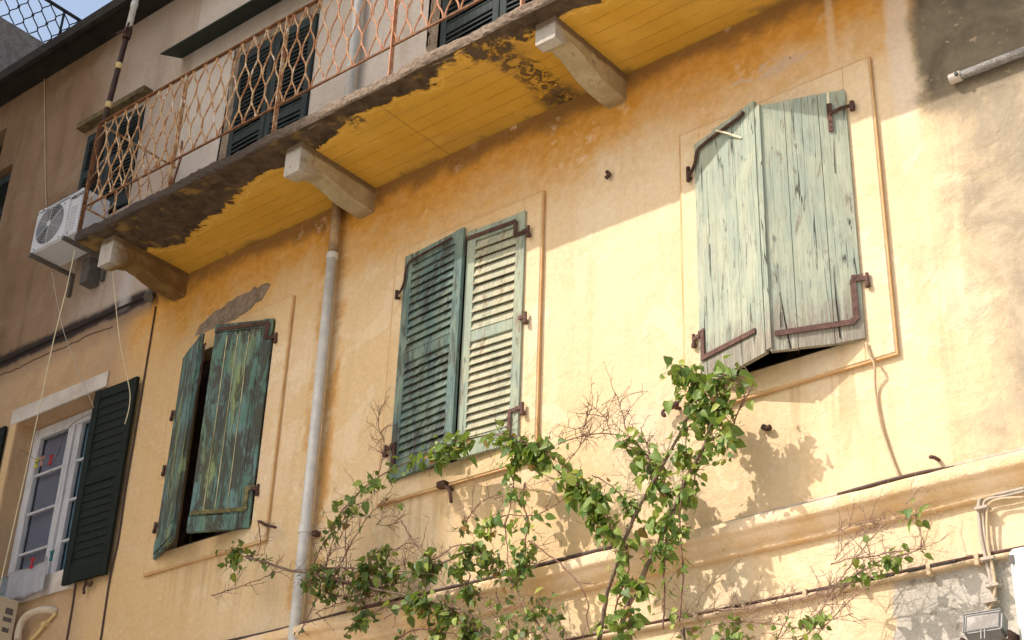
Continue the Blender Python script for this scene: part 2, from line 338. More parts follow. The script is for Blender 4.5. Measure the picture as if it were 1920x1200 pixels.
def smoothpath(pts,k=4):
    P=[Vector(p) for p in pts]; out=[]
    for i in range(len(P)-1):
        p0,p1,p2,p3=P[max(i-1,0)],P[i],P[i+1],P[min(i+2,len(P)-1)]
        for j in range(k):
            t=j/k; out.append(.5*((2*p1)+(p2-p0)*t+(2*p0-5*p1+4*p2-p3)*t*t+(3*p1-p0-3*p2+p3)*t**3))
    out.append(P[-1]); return out
def prism(bm,poly,x0,x1,axis='x',mi=0):
    def mk(a,b,x): return (x,a,b) if axis=='x' else ((a,x,b) if axis=='y' else (a,b,x))
    A=[bm.verts.new(mk(a,b,x0)) for a,b in poly]; C=[bm.verts.new(mk(a,b,x1)) for a,b in poly]; n=len(poly)
    bm.faces.new(A); bm.faces.new(C[::-1])
    for i in range(n): bm.faces.new((A[i],C[i],C[(i+1)%n],A[(i+1)%n]))
V={"climber":[[[[-5.564,-0.36,4.462],[-5.502,-0.36,4.657],[-5.44,-0.36,4.749],[-5.317,-0.36,4.934],[-5.222,-0.36,5.08],[-5.121,-0.36,5.258],[-5.025,-0.36,5.43],[-4.908,-0.36,5.595],[-4.835,-0.36,5.76],[-4.79,-0.36,5.898],[-4.806,-0.36,6.034]],0.019,1.0,0.3],[[[-5.708,-0.36,4.486],[-5.668,-0.36,4.721],[-5.618,-0.36,4.863],[-5.522,-0.36,5.094],[-5.396,-0.36,5.32],[-5.227,-0.36,5.538],[-5.07,-0.36,5.759],[-4.971,-0.36,5.948],[-4.966,-0.36,6.138]],0.015,1.1,0.3],[[[-5.522,-0.36,5.011],[-5.622,-0.38,5.181],[-5.707,-0.4,5.34],[-5.809,-0.4,5.475],[-5.991,-0.4,5.648],[-6.151,-0.4,5.804],[-6.279,-0.38,5.935],[-6.478,-0.36,6.062],[-6.731,-0.3,6.183],[-6.969,-0.28,6.222],[-7.158,-0.26,6.222],[-7.417,-0.25,6.213],[-7.688,-0.25,6.198],[-7.836,-0.25,6.168],[-8.056,-0.25,6.106],[-8.178,-0.25,6.016],[-8.286,-0.25,5.952],[-8.413,-0.25,5.805]],0.008,2.6,0.6],[[[-6.089,-0.38,5.827],[-6.28,-0.38,5.955],[-6.476,-0.38,6.075],[-6.601,-0.38,6.132]],0.005,3,0.2],[[[-5.736,-0.42,5.385],[-5.871,-0.42,5.586],[-6.009,-0.42,5.735],[-6.127,-0.42,5.842]],0.005,2.6,0.3],[[[-5.541,-0.45,5.131],[-5.627,-0.45,5.332],[-5.714,-0.45,5.444],[-5.803,-0.45,5.559],[-5.939,-0.45,5.668]],0.005,2.4,0.3],[[[-5.189,-0.3,5.373],[-5.322,-0.3,5.589],[-5.406,-0.3,5.723],[-5.521,-0.3,5.857]],0.005,3,0.4],[[[-5.203,-0.34,5.344],[-5.304,-0.34,5.478],[-5.345,-0.34,5.599]],0.005,2.6,0.2],[[[-5.784,-0.36,5.623],[-5.629,-0.36,5.511],[-5.543,-0.36,5.416],[-5.438,-0.36,5.282]],0.005,2.2,0.2],[[[-6.361,-0.34,5.99],[-6.468,-0.34,5.916],[-6.524,-0.34,5.849],[-6.48,-0.34,5.73],[-6.502,-0.34,5.577],[-6.531,-0.34,5.473]],0.006,3.2,0.4],[[[-6.532,-0.34,5.493],[-6.543,-0.34,5.429],[-6.511,-0.34,5.245],[-6.5,-0.34,5.102]],0.005,0.4,0.7],[[[-6.374,-0.34,5.713],[-6.393,-0.34,5.579],[-6.339,-0.34,5.412],[-6.357,-0.34,5.263],[-6.361,-0.34,5.112],[-6.394,-0.34,5.025]],0.006,2.2,0.6],[[[-6.748,-0.34,5.481],[-6.628,-0.34,5.494],[-6.523,-0.34,5.511],[-6.365,-0.34,5.464],[-6.248,-0.34,5.45]],0.005,2.6,0.4],[[[-6.248,-0.34,5.45],[-6.134,-0.34,5.482],[-6.021,-0.34,5.514],[-5.931,-0.34,5.531]],0.004,0,0.6],[[[-6.202,-0.5,5.208],[-6.05,-0.5,5.088],[-5.898,-0.5,4.963],[-5.766,-0.5,4.816],[-5.697,-0.5,4.678],[-5.708,-0.5,4.587],[-5.678,-0.5,4.49]],0.006,0.0,0.35],[[[-6.122,-0.3,5.952],[-5.969,-0.3,5.965],[-5.774,-0.3,5.942],[-5.552,-0.3,5.868],[-5.513,-0.3,5.839]],0.005,0.1,2.2],[[[-6.097,-0.25,5.808],[-5.984,-0.25,5.907],[-5.94,-0.25,6.056],[-5.873,-0.25,6.191]],0.003,0,2.6],[[[-5.566,-0.25,5.887],[-5.61,-0.25,6.048],[-5.655,-0.25,6.188],[-5.677,-0.25,6.234]],0.003,0,2.4],[[[-5.734,-0.22,5.953],[-5.78,-0.22,6.085],[-5.872,-0.22,6.19],[-5.942,-0.22,6.251]],0.003,0,2.4],[[[-5.379,-0.2,5.619],[-5.441,-0.2,5.787],[-5.505,-0.2,5.96]],0.003,0,2.4],[[[-5.079,-0.4,4.487],[-5.053,-0.4,4.767],[-5.06,-0.4,4.974],[-5.064,-0.4,5.185],[-5.039,-0.4,5.394]],0.006,1.3,0.3],[[[-5.19,-0.42,4.451],[-5.172,-0.42,4.615],[-5.177,-0.42,4.785],[-5.162,-0.42,4.955],[-5.152,-0.42,5.11]],0.006,1.8,0.3],[[[-5.396,-0.42,5.109],[-5.293,-0.42,5.141],[-5.191,-0.42,5.154],[-5.109,-0.42,5.225]],0.006,2.4,0.2],[[[-5.531,-0.46,4.499],[-5.511,-0.46,4.631],[-5.471,-0.46,4.744],[-5.409,-0.46,4.801],[-5.309,-0.46,4.731]],0.006,3.0,0.3],[[[-5.391,-0.46,4.408],[-5.41,-0.46,4.545],[-5.39,-0.46,4.66],[-5.309,-0.46,4.714]],0.006,2.4,0.3],[[[-4.806,-0.36,6.015],[-4.686,-0.36,6.011],[-4.609,-0.36,5.959],[-4.642,-0.36,5.931]],0.005,4.2,0.2],[[[-4.967,-0.36,6.119],[-5.069,-0.36,6.207],[-5.133,-0.36,6.167]],0.005,5.5,0.2],[[[-4.968,-0.36,6.062],[-4.93,-0.36,5.955],[-4.875,-0.36,5.771],[-4.82,-0.36,5.609]],0.006,6.5,0.2],[[[-4.802,-0.34,5.927],[-4.787,-0.34,5.792],[-4.751,-0.34,5.69],[-4.734,-0.34,5.612]],0.006,6.0,0.2],[[[-5.03,-0.34,5.782],[-5.053,-0.34,5.676],[-5.035,-0.34,5.56]],0.005,4,0.2],[[[-4.9,-0.33,5.603],[-4.962,-0.33,5.509],[-5.006,-0.33,5.392],[-5.049,-0.33,5.276]],0.005,2.4,0.2],[[[-4.73,-0.3,5.663],[-4.673,-0.3,5.814],[-4.589,-0.3,5.921],[-4.547,-0.3,5.984]],0.005,0.1,1.3],[[[-5.458,-0.42,5.051],[-5.438,-0.42,4.906],[-5.471,-0.42,4.807]],0.006,2.6,0.3],[[[-5.356,-0.42,4.924],[-5.274,-0.42,4.96],[-5.193,-0.42,4.996]],0.005,2.2,0.3]],"bush":[[[[-9.287,-0.3,5.772],[-9.033,-0.3,5.677],[-8.773,-0.3,5.568],[-8.507,-0.3,5.486],[-8.165,-0.3,5.365],[-7.707,-0.3,5.197],[-7.277,-0.3,5.05],[-6.869,-0.3,4.881],[-6.572,-0.3,4.645]],0.012,0.3,0.5],[[[-9.428,-0.3,5.846],[-9.355,-0.3,5.795],[-9.237,-0.3,5.776],[-9.076,-0.3,5.752]],0.004,3.2,0.3],[[[-9.66,-0.3,5.522],[-9.449,-0.3,5.532],[-9.322,-0.3,5.534],[-9.075,-0.3,5.553],[-8.913,-0.3,5.574],[-8.742,-0.3,5.562]],0.0045,0,1.0],[[[-9.264,-0.25,6.101],[-9.218,-0.25,5.977],[-9.196,-0.25,5.881],[-9.218,-0.25,5.787]],0.005,0,0.8],[[[-9.039,-0.3,5.709],[-8.959,-0.3,5.675]],0.004,1.5,0.2],[[[-8.52,-0.28,5.516],[-8.374,-0.28,5.508],[-8.14,-0.28,5.462],[-7.854,-0.28,5.385],[-7.525,-0.28,5.313],[-7.315,-0.28,5.287]],0.007,2.8,1.0],[[[-8.422,-0.28,5.433],[-8.125,-0.28,5.334],[-7.842,-0.28,5.268],[-7.729,-0.28,5.219]],0.006,2.6,1.0],[[[-8.571,-0.28,5.462],[-8.41,-0.28,5.347],[-8.17,-0.28,5.248],[-7.89,-0.28,5.208]],0.006,2.0,0.8],[[[-7.799,-0.3,5.046],[-7.591,-0.3,5.088],[-7.276,-0.3,5.03],[-7.021,-0.3,4.965]],0.006,2.4,0.6],[[[-8.125,-0.26,4.932],[-7.999,-0.26,5.031],[-7.892,-0.26,5.053],[-7.785,-0.26,5.054]],0.005,2.4,0.4],[[[-7.564,-0.3,4.809],[-7.363,-0.3,4.852],[-7.107,-0.3,4.79],[-6.763,-0.3,4.713]],0.006,2.6,0.6],[[[-7.12,-0.3,4.963],[-6.918,-0.3,4.889],[-6.814,-0.3,4.759],[-6.619,-0.3,4.652]],0.006,2.8,0.5],[[[-6.928,-0.3,5.043],[-6.778,-0.3,4.978],[-6.628,-0.3,4.838],[-6.481,-0.3,4.666]],0.006,1.6,0.5],[[[-7.277,-0.32,5.268],[-7.176,-0.32,5.28],[-7.027,-0.32,5.309],[-6.929,-0.32,5.329],[-6.83,-0.32,5.328],[-6.729,-0.32,5.257],[-6.58,-0.32,5.15],[-6.48,-0.32,5.018],[-6.381,-0.32,4.862],[-6.272,-0.32,4.733],[-6.16,-0.32,4.571]],0.009,1.6,0.6],[[[-7.288,-0.34,5.316],[-7.112,-0.34,5.34],[-7.014,-0.34,5.38],[-6.864,-0.34,5.36],[-6.736,-0.34,5.264],[-6.637,-0.34,5.205]],0.005,2.6,0.5],[[[-7.005,-0.34,5.24],[-6.851,-0.34,5.152],[-6.894,-0.34,5.064],[-7.041,-0.34,5.053]],0.005,2.6,0.5],[[[-6.662,-0.34,5.23],[-6.732,-0.34,5.186],[-6.752,-0.34,5.113]],0.005,1.8,0.4],[[[-7.94,-0.26,5.491],[-7.834,-0.26,5.532],[-7.67,-0.26,5.519],[-7.511,-0.26,5.536],[-7.345,-0.26,5.432]],0.005,1.8,1.0],[[[-7.6,-0.28,5.718],[-7.477,-0.28,5.543],[-7.305,-0.28,5.357],[-7.254,-0.28,5.299]],0.005,0.1,1.4],[[[-7.895,-0.25,5.767],[-7.754,-0.25,5.728],[-7.645,-0.25,5.734]],0.003,0,2.2],[[[-7.008,-0.28,5.468],[-6.945,-0.28,5.591],[-6.822,-0.28,5.697],[-6.64,-0.28,5.707]],0.004,0,1.2],[[[-6.983,-0.28,5.632],[-6.968,-0.28,5.548],[-6.984,-0.28,5.491]],0.004,1.6,0.5],[[[-8.429,-0.25,5.254],[-8.307,-0.25,5.419],[-8.211,-0.25,5.57],[-8.088,-0.25,5.736],[-7.936,-0.25,5.887],[-7.716,-0.25,5.911],[-7.601,-0.25,5.842]],0.005,0.1,1.3],[[[-8.631,-0.25,5.04],[-8.488,-0.25,5.265],[-8.397,-0.25,5.543],[-8.323,-0.25,5.786],[-8.143,-0.25,5.964]],0.005,0.3,1.5],[[[-8.547,-0.28,5.5],[-8.453,-0.28,5.674],[-8.351,-0.28,5.782],[-8.243,-0.28,5.846]],0.005,1.0,1.2],[[[-7.981,-0.22,6.037],[-7.929,-0.22,6.245],[-7.911,-0.22,6.464],[-7.981,-0.22,6.592],[-7.988,-0.22,6.768]],0.0035,0,1.4],[[[-8.189,-0.25,5.293],[-8.178,-0.25,5.529],[-8.217,-0.25,5.72],[-8.197,-0.25,5.932],[-8.004,-0.25,5.998]],0.004,0.1,1.6],[[[-8.067,-0.26,5.144],[-7.857,-0.26,5.228],[-7.538,-0.26,5.249],[-7.33,-0.26,5.248]],0.004,0.4,2.0],[[[-7.686,-0.3,4.986],[-7.483,-0.3,5.048],[-7.284,-0.3,5.129],[-7.25,-0.3,5.221]],0.0035,0,0.5],[[[-8.476,-0.25,5.179],[-8.196,-0.25,5.211],[-7.918,-0.25,5.201],[-7.71,-0.25,5.284]],0.004,0.1,1.8],[[[-6.463,-0.34,5.02],[-6.351,-0.34,5.092],[-6.26,-0.34,5.13]],0.005,2.0,0.4],[[[-6.272,-0.34,4.8],[-6.184,-0.34,4.857],[-6.091,-0.34,4.732],[-6.0,-0.34,4.575]],0.005,2.2,0.4],[[[-6.601,-0.34,4.971],[-6.574,-0.34,4.892],[-6.5,-0.34,4.805],[-6.472,-0.34,4.69]],0.005,1.6,0.6],[[[-6.379,-0.34,4.638],[-6.222,-0.34,4.648],[-6.068,-0.34,4.657]],0.005,2.0,0.6]],"dry":[[[[-4.338,-0.28,4.279],[-4.24,-0.28,4.335],[-4.216,-0.28,4.384],[-4.139,-0.28,4.497],[-4.065,-0.28,4.578],[-3.976,-0.28,4.666],[-3.881,-0.28,4.756],[-3.772,-0.28,4.849],[-3.745,-0.28,4.882]],0.006,0.2,1.2],[[[-4.133,-0.24,4.706],[-4.008,-0.24,4.716],[-3.85,-0.24,4.697],[-3.716,-0.24,4.702],[-3.532,-0.24,4.674]],0.005,0,2.0],[[[-4.138,-0.24,4.492],[-4.019,-0.24,4.571],[-3.947,-0.24,4.621],[-3.853,-0.24,4.653],[-3.775,-0.24,4.669],[-3.676,-0.24,4.672],[-3.577,-0.24,4.683],[-3.557,-0.24,4.751],[-3.571,-0.24,4.84],[-3.571,-0.24,4.937],[-3.592,-0.24,4.964]],0.006,1.0,0.8],[[[-3.992,-0.24,4.607],[-3.922,-0.24,4.635],[-3.821,-0.24,4.637]],0.004,1.6,0.8],[[[-3.666,-0.24,4.877],[-3.593,-0.24,4.884],[-3.558,-0.24,4.902]],0.004,1.8,0.5],[[[-3.625,-0.24,4.965],[-3.583,-0.24,4.988],[-3.547,-0.24,4.947]],0.003,0.6,2.0],[[[-4.12,-0.22,4.9],[-3.979,-0.22,4.919],[-3.841,-0.22,4.922],[-3.676,-0.22,4.886]],0.003,0,2.2],[[[-4.114,-0.22,4.734],[-3.985,-0.22,4.838],[-3.845,-0.22,4.874],[-3.773,-0.22,4.923]],0.003,0,2.2],[[[-5.127,-0.3,4.471],[-4.935,-0.3,4.465],[-4.711,-0.3,4.449],[-4.496,-0.3,4.396],[-4.288,-0.3,4.335],[-4.114,-0.3,4.361],[-3.978,-0.3,4.368]],0.006,0.25,1.6],[[[-5.205,-0.24,4.568],[-4.971,-0.24,4.577],[-4.708,-0.24,4.546],[-4.452,-0.24,4.533],[-4.203,-0.24,4.552],[-3.995,-0.24,4.576]],0.005,0,1.8],[[[-4.863,-0.3,4.361],[-4.679,-0.3,4.347],[-4.57,-0.3,4.351],[-4.464,-0.3,4.327]],0.005,2.0,0.5],[[[-4.88,-0.3,4.413],[-4.786,-0.3,4.439],[-4.746,-0.3,4.504]],0.005,1.6,0.5],[[[-4.323,-0.3,4.334],[-4.25,-0.3,4.385],[-4.178,-0.3,4.419]],0.005,2.0,0.8],[[[-5.127,-0.3,4.488],[-5.07,-0.3,4.445],[-5.033,-0.3,4.389]],0.005,2.0,0.8],[[[-4.343,-0.3,4.291],[-4.29,-0.3,4.298]],0.004,1.8,0.8],[[[-4.495,-0.28,4.305],[-4.417,-0.28,4.419],[-4.392,-0.28,4.543]],0.004,0,1.6],[[[-4.269,-0.28,4.268],[-4.125,-0.28,4.368],[-3.982,-0.28,4.468],[-3.877,-0.28,4.511]],0.004,0,1.4],[[[-5.093,-0.2,4.626],[-5.031,-0.2,4.717],[-4.932,-0.2,4.784]],0.003,0,1.2]],"cable_crack":[[-11.475,-0.012,8.907],[-11.474,-0.012,8.285],[-11.473,-0.012,7.828],[-11.476,-0.012,7.329],[-11.481,-0.012,6.953],[-11.467,-0.012,6.478],[-11.5,-0.012,6.077],[-11.489,-0.012,5.581],[-11.5,-0.012,5.535]],"cable_low":[[-12.024,-0.012,6.203],[-12.01,-0.012,5.92],[-12.007,-0.012,5.619]],"cord":[[-3.884,-0.05,6.165],[-3.868,-0.06,6.07],[-3.835,-0.06,5.986],[-3.864,-0.02,5.846],[-3.851,-0.02,5.626],[-3.814,-0.02,5.44],[-3.775,-0.02,5.292],[-3.74,-0.02,5.188]],"thin":[[-14.565,-0.02,13.179],[-14.256,-0.02,12.168],[-14.016,-0.02,11.389],[-13.877,-0.02,10.985]],"hookblob1":[[-5.919,-0.03,8.271],[-5.898,-0.03,8.233],[-5.929,-0.03,8.216]],"blob2":[[-4.663,-0.03,5.801],[-4.632,-0.03,5.781],[-4.604,-0.03,5.785]],"nail":[[-3.511,-0.0,5.295],[-3.509,-0.06,5.287],[-3.517,-0.1,5.279]],"dogS":[[-5.413,-0.06,6.103],[-5.418,-0.06,6.08],[-5.396,-0.06,6.062],[-5.413,-0.06,6.099],[-5.382,-0.06,6.114],[-5.33,-0.06,6.12],[-5.295,-0.06,6.13],[-5.277,-0.06,6.149],[-5.285,-0.06,6.175],[-5.303,-0.06,6.164]],"dogS_base":[[-5.33,-0.06,6.124],[-5.324,-0.03,6.114],[-5.314,-0.0,6.119]],"dogL":[[-11.805,-0.05,6.176],[-11.808,-0.05,6.1],[-11.819,-0.05,6.052],[-11.802,-0.05,6.018],[-11.818,-0.05,6.016]],"dogL2":[[-11.796,-0.05,6.113],[-11.737,-0.05,6.072],[-11.707,-0.05,6.106]],"dogM":[[-7.416,-0.08,6.026],[-7.366,-0.08,6.006],[-7.326,-0.08,5.971],[-7.316,-0.07,5.921],[-7.325,-0.05,5.874]],"dogLW":[[-9.497,-0.03,6.208],[-9.438,-0.05,6.179],[-9.368,-0.06,6.138],[-9.3,-0.06,6.114],[-9.252,-0.06,6.094]],"fence_tube":[[-12.276,-0.0,5.94],[-12.305,-0.08,5.939],[-12.466,-0.1,5.937],[-12.624,-0.1,5.903],[-12.671,-0.1,5.808],[-12.664,-0.1,5.705]],"fence_tube2":[[-12.239,-0.02,5.908],[-12.366,-0.03,5.825],[-12.468,-0.03,5.751],[-12.554,-0.03,5.705]],"strA":[[-12.161,-0.6,9.512],[-12.257,-0.55,9.134],[-12.391,-0.5,8.593],[-12.488,-0.45,7.937],[-12.676,-0.35,7.229],[-12.79,-0.3,6.668],[-12.82,-0.3,6.091]],"strB":[[-12.677,-0.5,9.488],[-12.614,-0.4,9.135],[-12.525,-0.3,8.78],[-12.291,-0.2,8.331],[-12.065,-0.12,7.92]],"strC":[[-11.303,-0.7,9.01],[-11.376,-0.55,8.721],[-11.4,-0.4,8.331],[-11.457,-0.22,8.052],[-11.413,-0.18,7.858],[-11.396,-0.18,7.686],[-11.464,-0.15,7.577]],"ties":[[-13.428,-0.02,7.864],[-13.255,-0.03,7.769],[-13.038,-0.04,7.641],[-12.767,-0.02,7.535],[-12.62,-0.0,7.911],[-12.31,0.1,8.042]],"ac2":[[-12.738,6.079],[-12.708,5.713],[-12.691,6.054]],"flood":[[-3.354,-0.16,4.256],[-3.167,-0.16,4.247],[-3.165,-0.16,4.168],[-3.358,-0.16,4.171]],"cablesR":[[[-3.0,-0.03,4.988],[-3.141,-0.03,4.988],[-3.251,-0.03,4.991],[-3.284,-0.03,4.957],[-3.294,-0.03,4.815],[-3.29,-0.03,4.719],[-3.271,-0.03,4.559],[-3.264,-0.03,4.435],[-3.296,-0.03,4.35],[-3.353,-0.03,4.305]],[[-3.003,-0.03,4.966],[-3.128,-0.03,4.963],[-3.232,-0.03,4.967],[-3.257,-0.03,4.918],[-3.267,-0.03,4.777],[-3.254,-0.03,4.618],[-3.248,-0.03,4.462],[-3.271,-0.03,4.375],[-3.329,-0.03,4.301]],[[-3.008,-0.03,4.926],[-3.145,-0.03,4.948],[-3.217,-0.03,4.932],[-3.239,-0.03,4.85],[-3.25,-0.03,4.679],[-3.235,-0.03,4.521],[-3.249,-0.03,4.402],[-3.311,-0.03,4.298]]],"topL":[[-15.984,-0.0,15.094],[-15.943,-0.0,14.89],[-15.99,-0.0,14.696]],"leafs":{"x":0}}
# ---------------------------------------------------------------- ground
bm=bmesh.new(); vs_=[bm.verts.new(p) for p in ((-300,-300,0),(300,-300,0),(300,300,0),(-300,300,0))]; bm.faces.new(vs_)
MAT['street']=plaster('pale_stone_paving',(.42,.38,.32),(.50,.46,.39))
g=new('street',bm,'street'); g['kind']='structure'
# ---------------------------------------------------------------- walls with openings
def wall(name,x0,x1,z0,z1,holes,mat,parent,depth=.28,thick=.4):
    bm=bmesh.new()
    xs=sorted(set([x0,x1]+[h[i] for h in holes for i in (0,1)])); zs=sorted(set([z0,z1]+[h[i] for h in holes for i in (2,3)]))
    vv={}
    def v(x,y,z):
        k=(round(x,4),round(y,4),round(z,4))
        if k not in vv: vv[k]=bm.verts.new(k)
        return vv[k]
    for a,b in zip(xs,xs[1:]):
        for c,d in zip(zs,zs[1:]):
            if any(h[0]-1e-5<=a and b<=h[1]+1e-5 and h[2]-1e-5<=c and d<=h[3]+1e-5 for h in holes): continue
            bm.faces.new((v(a,0,c),v(b,0,c),v(b,0,d),v(a,0,d)))
    for h in holes:
        a,b,c,d=h[:4]; D=h[4] if len(h)>4 else depth
        for p,q in (((a,c),(b,c)),((b,c),(b,d)),((b,d),(a,d)),((a,d),(a,c))):
            bm.faces.new([bm.verts.new(t) for t in ((p[0],0,p[1]),(q[0],0,q[1]),(q[0],D,q[1]),(p[0],D,p[1]))])
    # body behind
    for f in (((x0,0,z1),(x1,0,z1),(x1,9,z1),(x0,9,z1)),((x0,0,z0),(x0,0,z1),(x0,9,z1),(x0,9,z0)),((x1,0,z0),(x1,0,z1),(x1,9,z1),(x1,9,z0)),((x0,9,z0),(x1,9,z0),(x1,9,z1),(x0,9,z1))):
        bm.faces.new([bm.verts.new(t) for t in f])
    return world(name,bm,mat,parent,smooth='raw') if False else world(name,bm,mat,parent)
yh=thing('yellow_house','ochre plastered house with a rusty railed balcony and three weathered green shuttered windows','house',(-5.2,0,0))
WL=(-10.78,-9.60,6.20,8.14); WM=(-7.98,-6.73,6.22,8.16); WR=(-5.08,-3.90,6.215,8.14)
DA=(-10.68,-9.53,9.26,11.66); DC=(-7.80,-6.35,9.26,11.66)
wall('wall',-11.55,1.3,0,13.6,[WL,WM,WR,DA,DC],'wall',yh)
for h,lab in ((WL,''),(WM,''),(WR,'')):
    f=world('window',B((h[0]+.02,h[0]+.10,.12,.18,h[2]+.02,h[3]-.02),(h[1]-.10,h[1]-.02,.12,.18,h[2]+.02,h[3]-.02),(h[0]+.10,h[1]-.10,.12,.18,h[2]+.02,h[2]+.1),(h[0]+.10,h[1]-.10,.12,.18,h[3]-.1,h[3]-.02),((h[0]+h[1])/2-.05,(h[0]+h[1])/2+.05,.115,.185,h[2]+.1,h[3]-.1)),'dark_wood',yh)
    world('pane',B((h[0]+.10,h[1]-.10,.15,.155,h[2]+.1,h[3]-.1)),'glass',f); world('room_darkness',B((h[0]-.01,h[1]+.01,.30,.32,h[2]-.01,h[3]+.01)),'dark',f)
for h in (DA,DC): world('doorway_darkness',B((h[0]-.01,h[1]+.01,.26,.30,h[2]-.01,h[3]+.01)),'dark',yh)  # dark sheet behind each door, colour stands in for the unlit room
# window surrounds: raised plaster frame with an orange painted edge
def ring(bm,o,i,y0,y1,jit=0):
    x0,x1,z0,z1=o; a0,a1,b0,b1=i
    for b in ((x0,a0,y0,y1,z0,z1),(a1,x1,y0,y1,z0,z1),(a0,a1,y0,y1,z0,b0),(a0,a1,y0,y1,b1,z1)): box(bm,*b)
for o,h in (((-10.99,-9.40,6.02,8.345),WL),((-8.14,-6.54,6.035,8.345),WM),((-5.26,-3.69,6.035,8.33),WR)):
    bm=bmesh.new(); ring(bm,(o[0]+.014,o[1]-.012,o[2]+.014,o[3]-.008),(h[0],h[1],h[2],h[3]),-.034,-.002)
    s_=world('window_surround',bm,'wall',yh,bevel=.006)
    bm=bmesh.new(); ring(bm,o,(o[0]+.013,o[1]-.011,o[2]+.013,o[3]-.007),-.028,-.003); world('painted_edge',bm,'surround_edge',s_)
# cornice
def cornice(x0,x1,parent):
    prof=[(0,5.20),(-.06,5.193),(-.115,5.184),(-.138,5.172),(-.146,5.150),(-.146,5.110),(-.138,5.094),(-.112,5.086),(-.108,5.084),(-.104,5.066),(-.080,5.040),(-.056,5.016),(-.050,5.014),(-.047,4.985),(-.040,4.978),(0,4.975)]
    bm=bmesh.new(); n=int((x1-x0)/.07); prev=None
    for i in range(n+1):
        x=x0+(x1-x0)*i/n; a=.003*math.sin(x*5)+.003*math.sin(x*13.3)+rnd.uniform(-.0012,.0012); b=.004*math.sin(x*2.1+1)+rnd.uniform(-.0015,.0015)
        r=[bm.verts.new((x,min(y*.84-a*(1 if y<-.01 else 0),0),z+b)) for y,z in prof]
        if prev:
            for k in range(len(prof)-1): bm.faces.new((prev[k],prev[k+1],r[k+1],r[k]))
        prev=r
    return world('cornice',bm,'cornice',parent,smooth=True)
cornice(-11.5,1.3,yh)
# spalled plaster patches showing masonry, chipped edges
def patch(poly,y,mat,parent,name='exposed_masonry',jag=.02,d=.012):
    P=[]; n=len(poly)
    for i in range(n):
        a=Vector(poly[i]); b=Vector(poly[(i+1)%n]); k=max(1,int((b-a).length/.05))
        for j in range(k):
            q=a+(b-a)*j/k; P.append((q.x+rnd.uniform(-jag,jag),q.y+rnd.uniform(-jag,jag)))
    bm=bmesh.new(); prism(bm,P,-d,-.001,'y'); bmesh.ops.triangulate(bm,faces=[f for f in bm.faces if len(f.verts)>4]); return world(name,bm,mat,parent)
patch([(-10.78,8.36),(-10.74,8.47),(-10.6,8.54),(-10.4,8.58),(-10.2,8.60),(-9.98,8.63),(-9.76,8.60),(-9.84,8.47),(-10.05,8.40),(-10.3,8.355),(-10.6,8.35)],0,'masonry',yh,d=.006,jag=.022)
patch([(-10.86,9.3),(-10.70,9.3),(-10.69,11.66),(-9.53,11.68),(-9.5,11.82),(-10.3,11.86),(-10.8,11.80)],0,'masonry',yh)
patch([(-7.96,9.28),(-7.81,9.28),(-7.81,11.7),(-7.97,11.7)],0,'masonry',yh)
# ---------------------------------------------------------------- shutters (hinge u=0 at wall; local x runs to the free edge, -y outward)
def placed(name,bm,mat,parent,hx,hy,ang,z=0,sx=1,**k):
    # sx=-1: hinge on the right; mesh is mirrored in local x
    if sx<0:
        for v in bm.verts: v.co.x=-v.co.x
    off=Vector((0,0,0)); p=parent
    while p: off+=p.location; p=p.parent
    return new(name,bm,mat,parent,Vector((hx,hy,z))-off,ang,**k)
def sub(name,bm,mat,leaf,sx=1,**k):
    if sx<0:
        for v in bm.verts: v.co.x=-v.co.x
    return new(name,bm,mat,leaf,**k)
def bar(bm,path,w_,y0,y1):
    for (a,b) in zip(path,path[1:]):
        a=Vector(a);b=Vector(b);d=(b-a).normalized();n=Vector((-d.y,d.x))*w_/2;a=a-d*w_/2*.98;b=b+d*w_/2*.98
        y1-=.0006; y0-=.0003
        prism(bm,[tuple(a+n),tuple(a-n),tuple(b-n),tuple(b+n)],y0,y1,'y')
def strap(leaf,path,w_,mat,sx,y=-.006,label=None,knobs=True):
    bm=bmesh.new(); bar(bm,path,w_,y+.001,y-.007)
    if knobs:
        for (a,b) in zip(path,path[1:]):
            for t in (.25,.75):
                x=a[0]+(b[0]-a[0])*t; z=a[1]+(b[1]-a[1])*t; box(bm,x-.005,x+.005,y-.011,y-.007,z-.005,z+.005)
    return sub('strap_hinge',bm,mat,leaf,sx)
def pintle(leaf,z,sx,mat='iron',y=-.012):
    bm=bmesh.new(); tube(bm,[(-.045,y,z-.035),(-.045,y,z+.05)],.012,8); tube(bm,[(-.045,y,z-.05),(-.045,y,z-.02)],.018,8); tube(bm,[(-.045,y,z-.03),(-.05,y+.10,z-.03)],.010,6); box(bm,-.04,.02,y-.006,y+.006,z,z+.03)
    return sub('pintle_hinge',bm,mat,leaf,sx)
def boards(n,w_,z0,z1,gaps,top=None,th=.032,seed=1,cut=0):
    r=random.Random(seed); bm=bmesh.new(); ed=[0]
    for i in range(n): ed.append(ed[-1]+r.uniform(.85,1.15))
    ed=[e/ed[-1]*w_ for e in ed]
    for i in range(n):
        a=ed[i]+(gaps if i else 0)/2; b=ed[i+1]-(gaps if i<n-1 else 0)/2
        y=r.uniform(-.002,.002); zt=z1+r.uniform(-.012,.006); zt2=z1+r.uniform(-.012,.006); zb=z0+r.uniform(-.008,.008); zb2=z0+r.uniform(-.006,.006)
        prism(bm,[(a,zb),(b,zb2),(b,zt2),((a+b)/2,(zt+zt2)/2+r.uniform(-.004,.004)),(a,zt)],y,y+th,'y')
    return bm
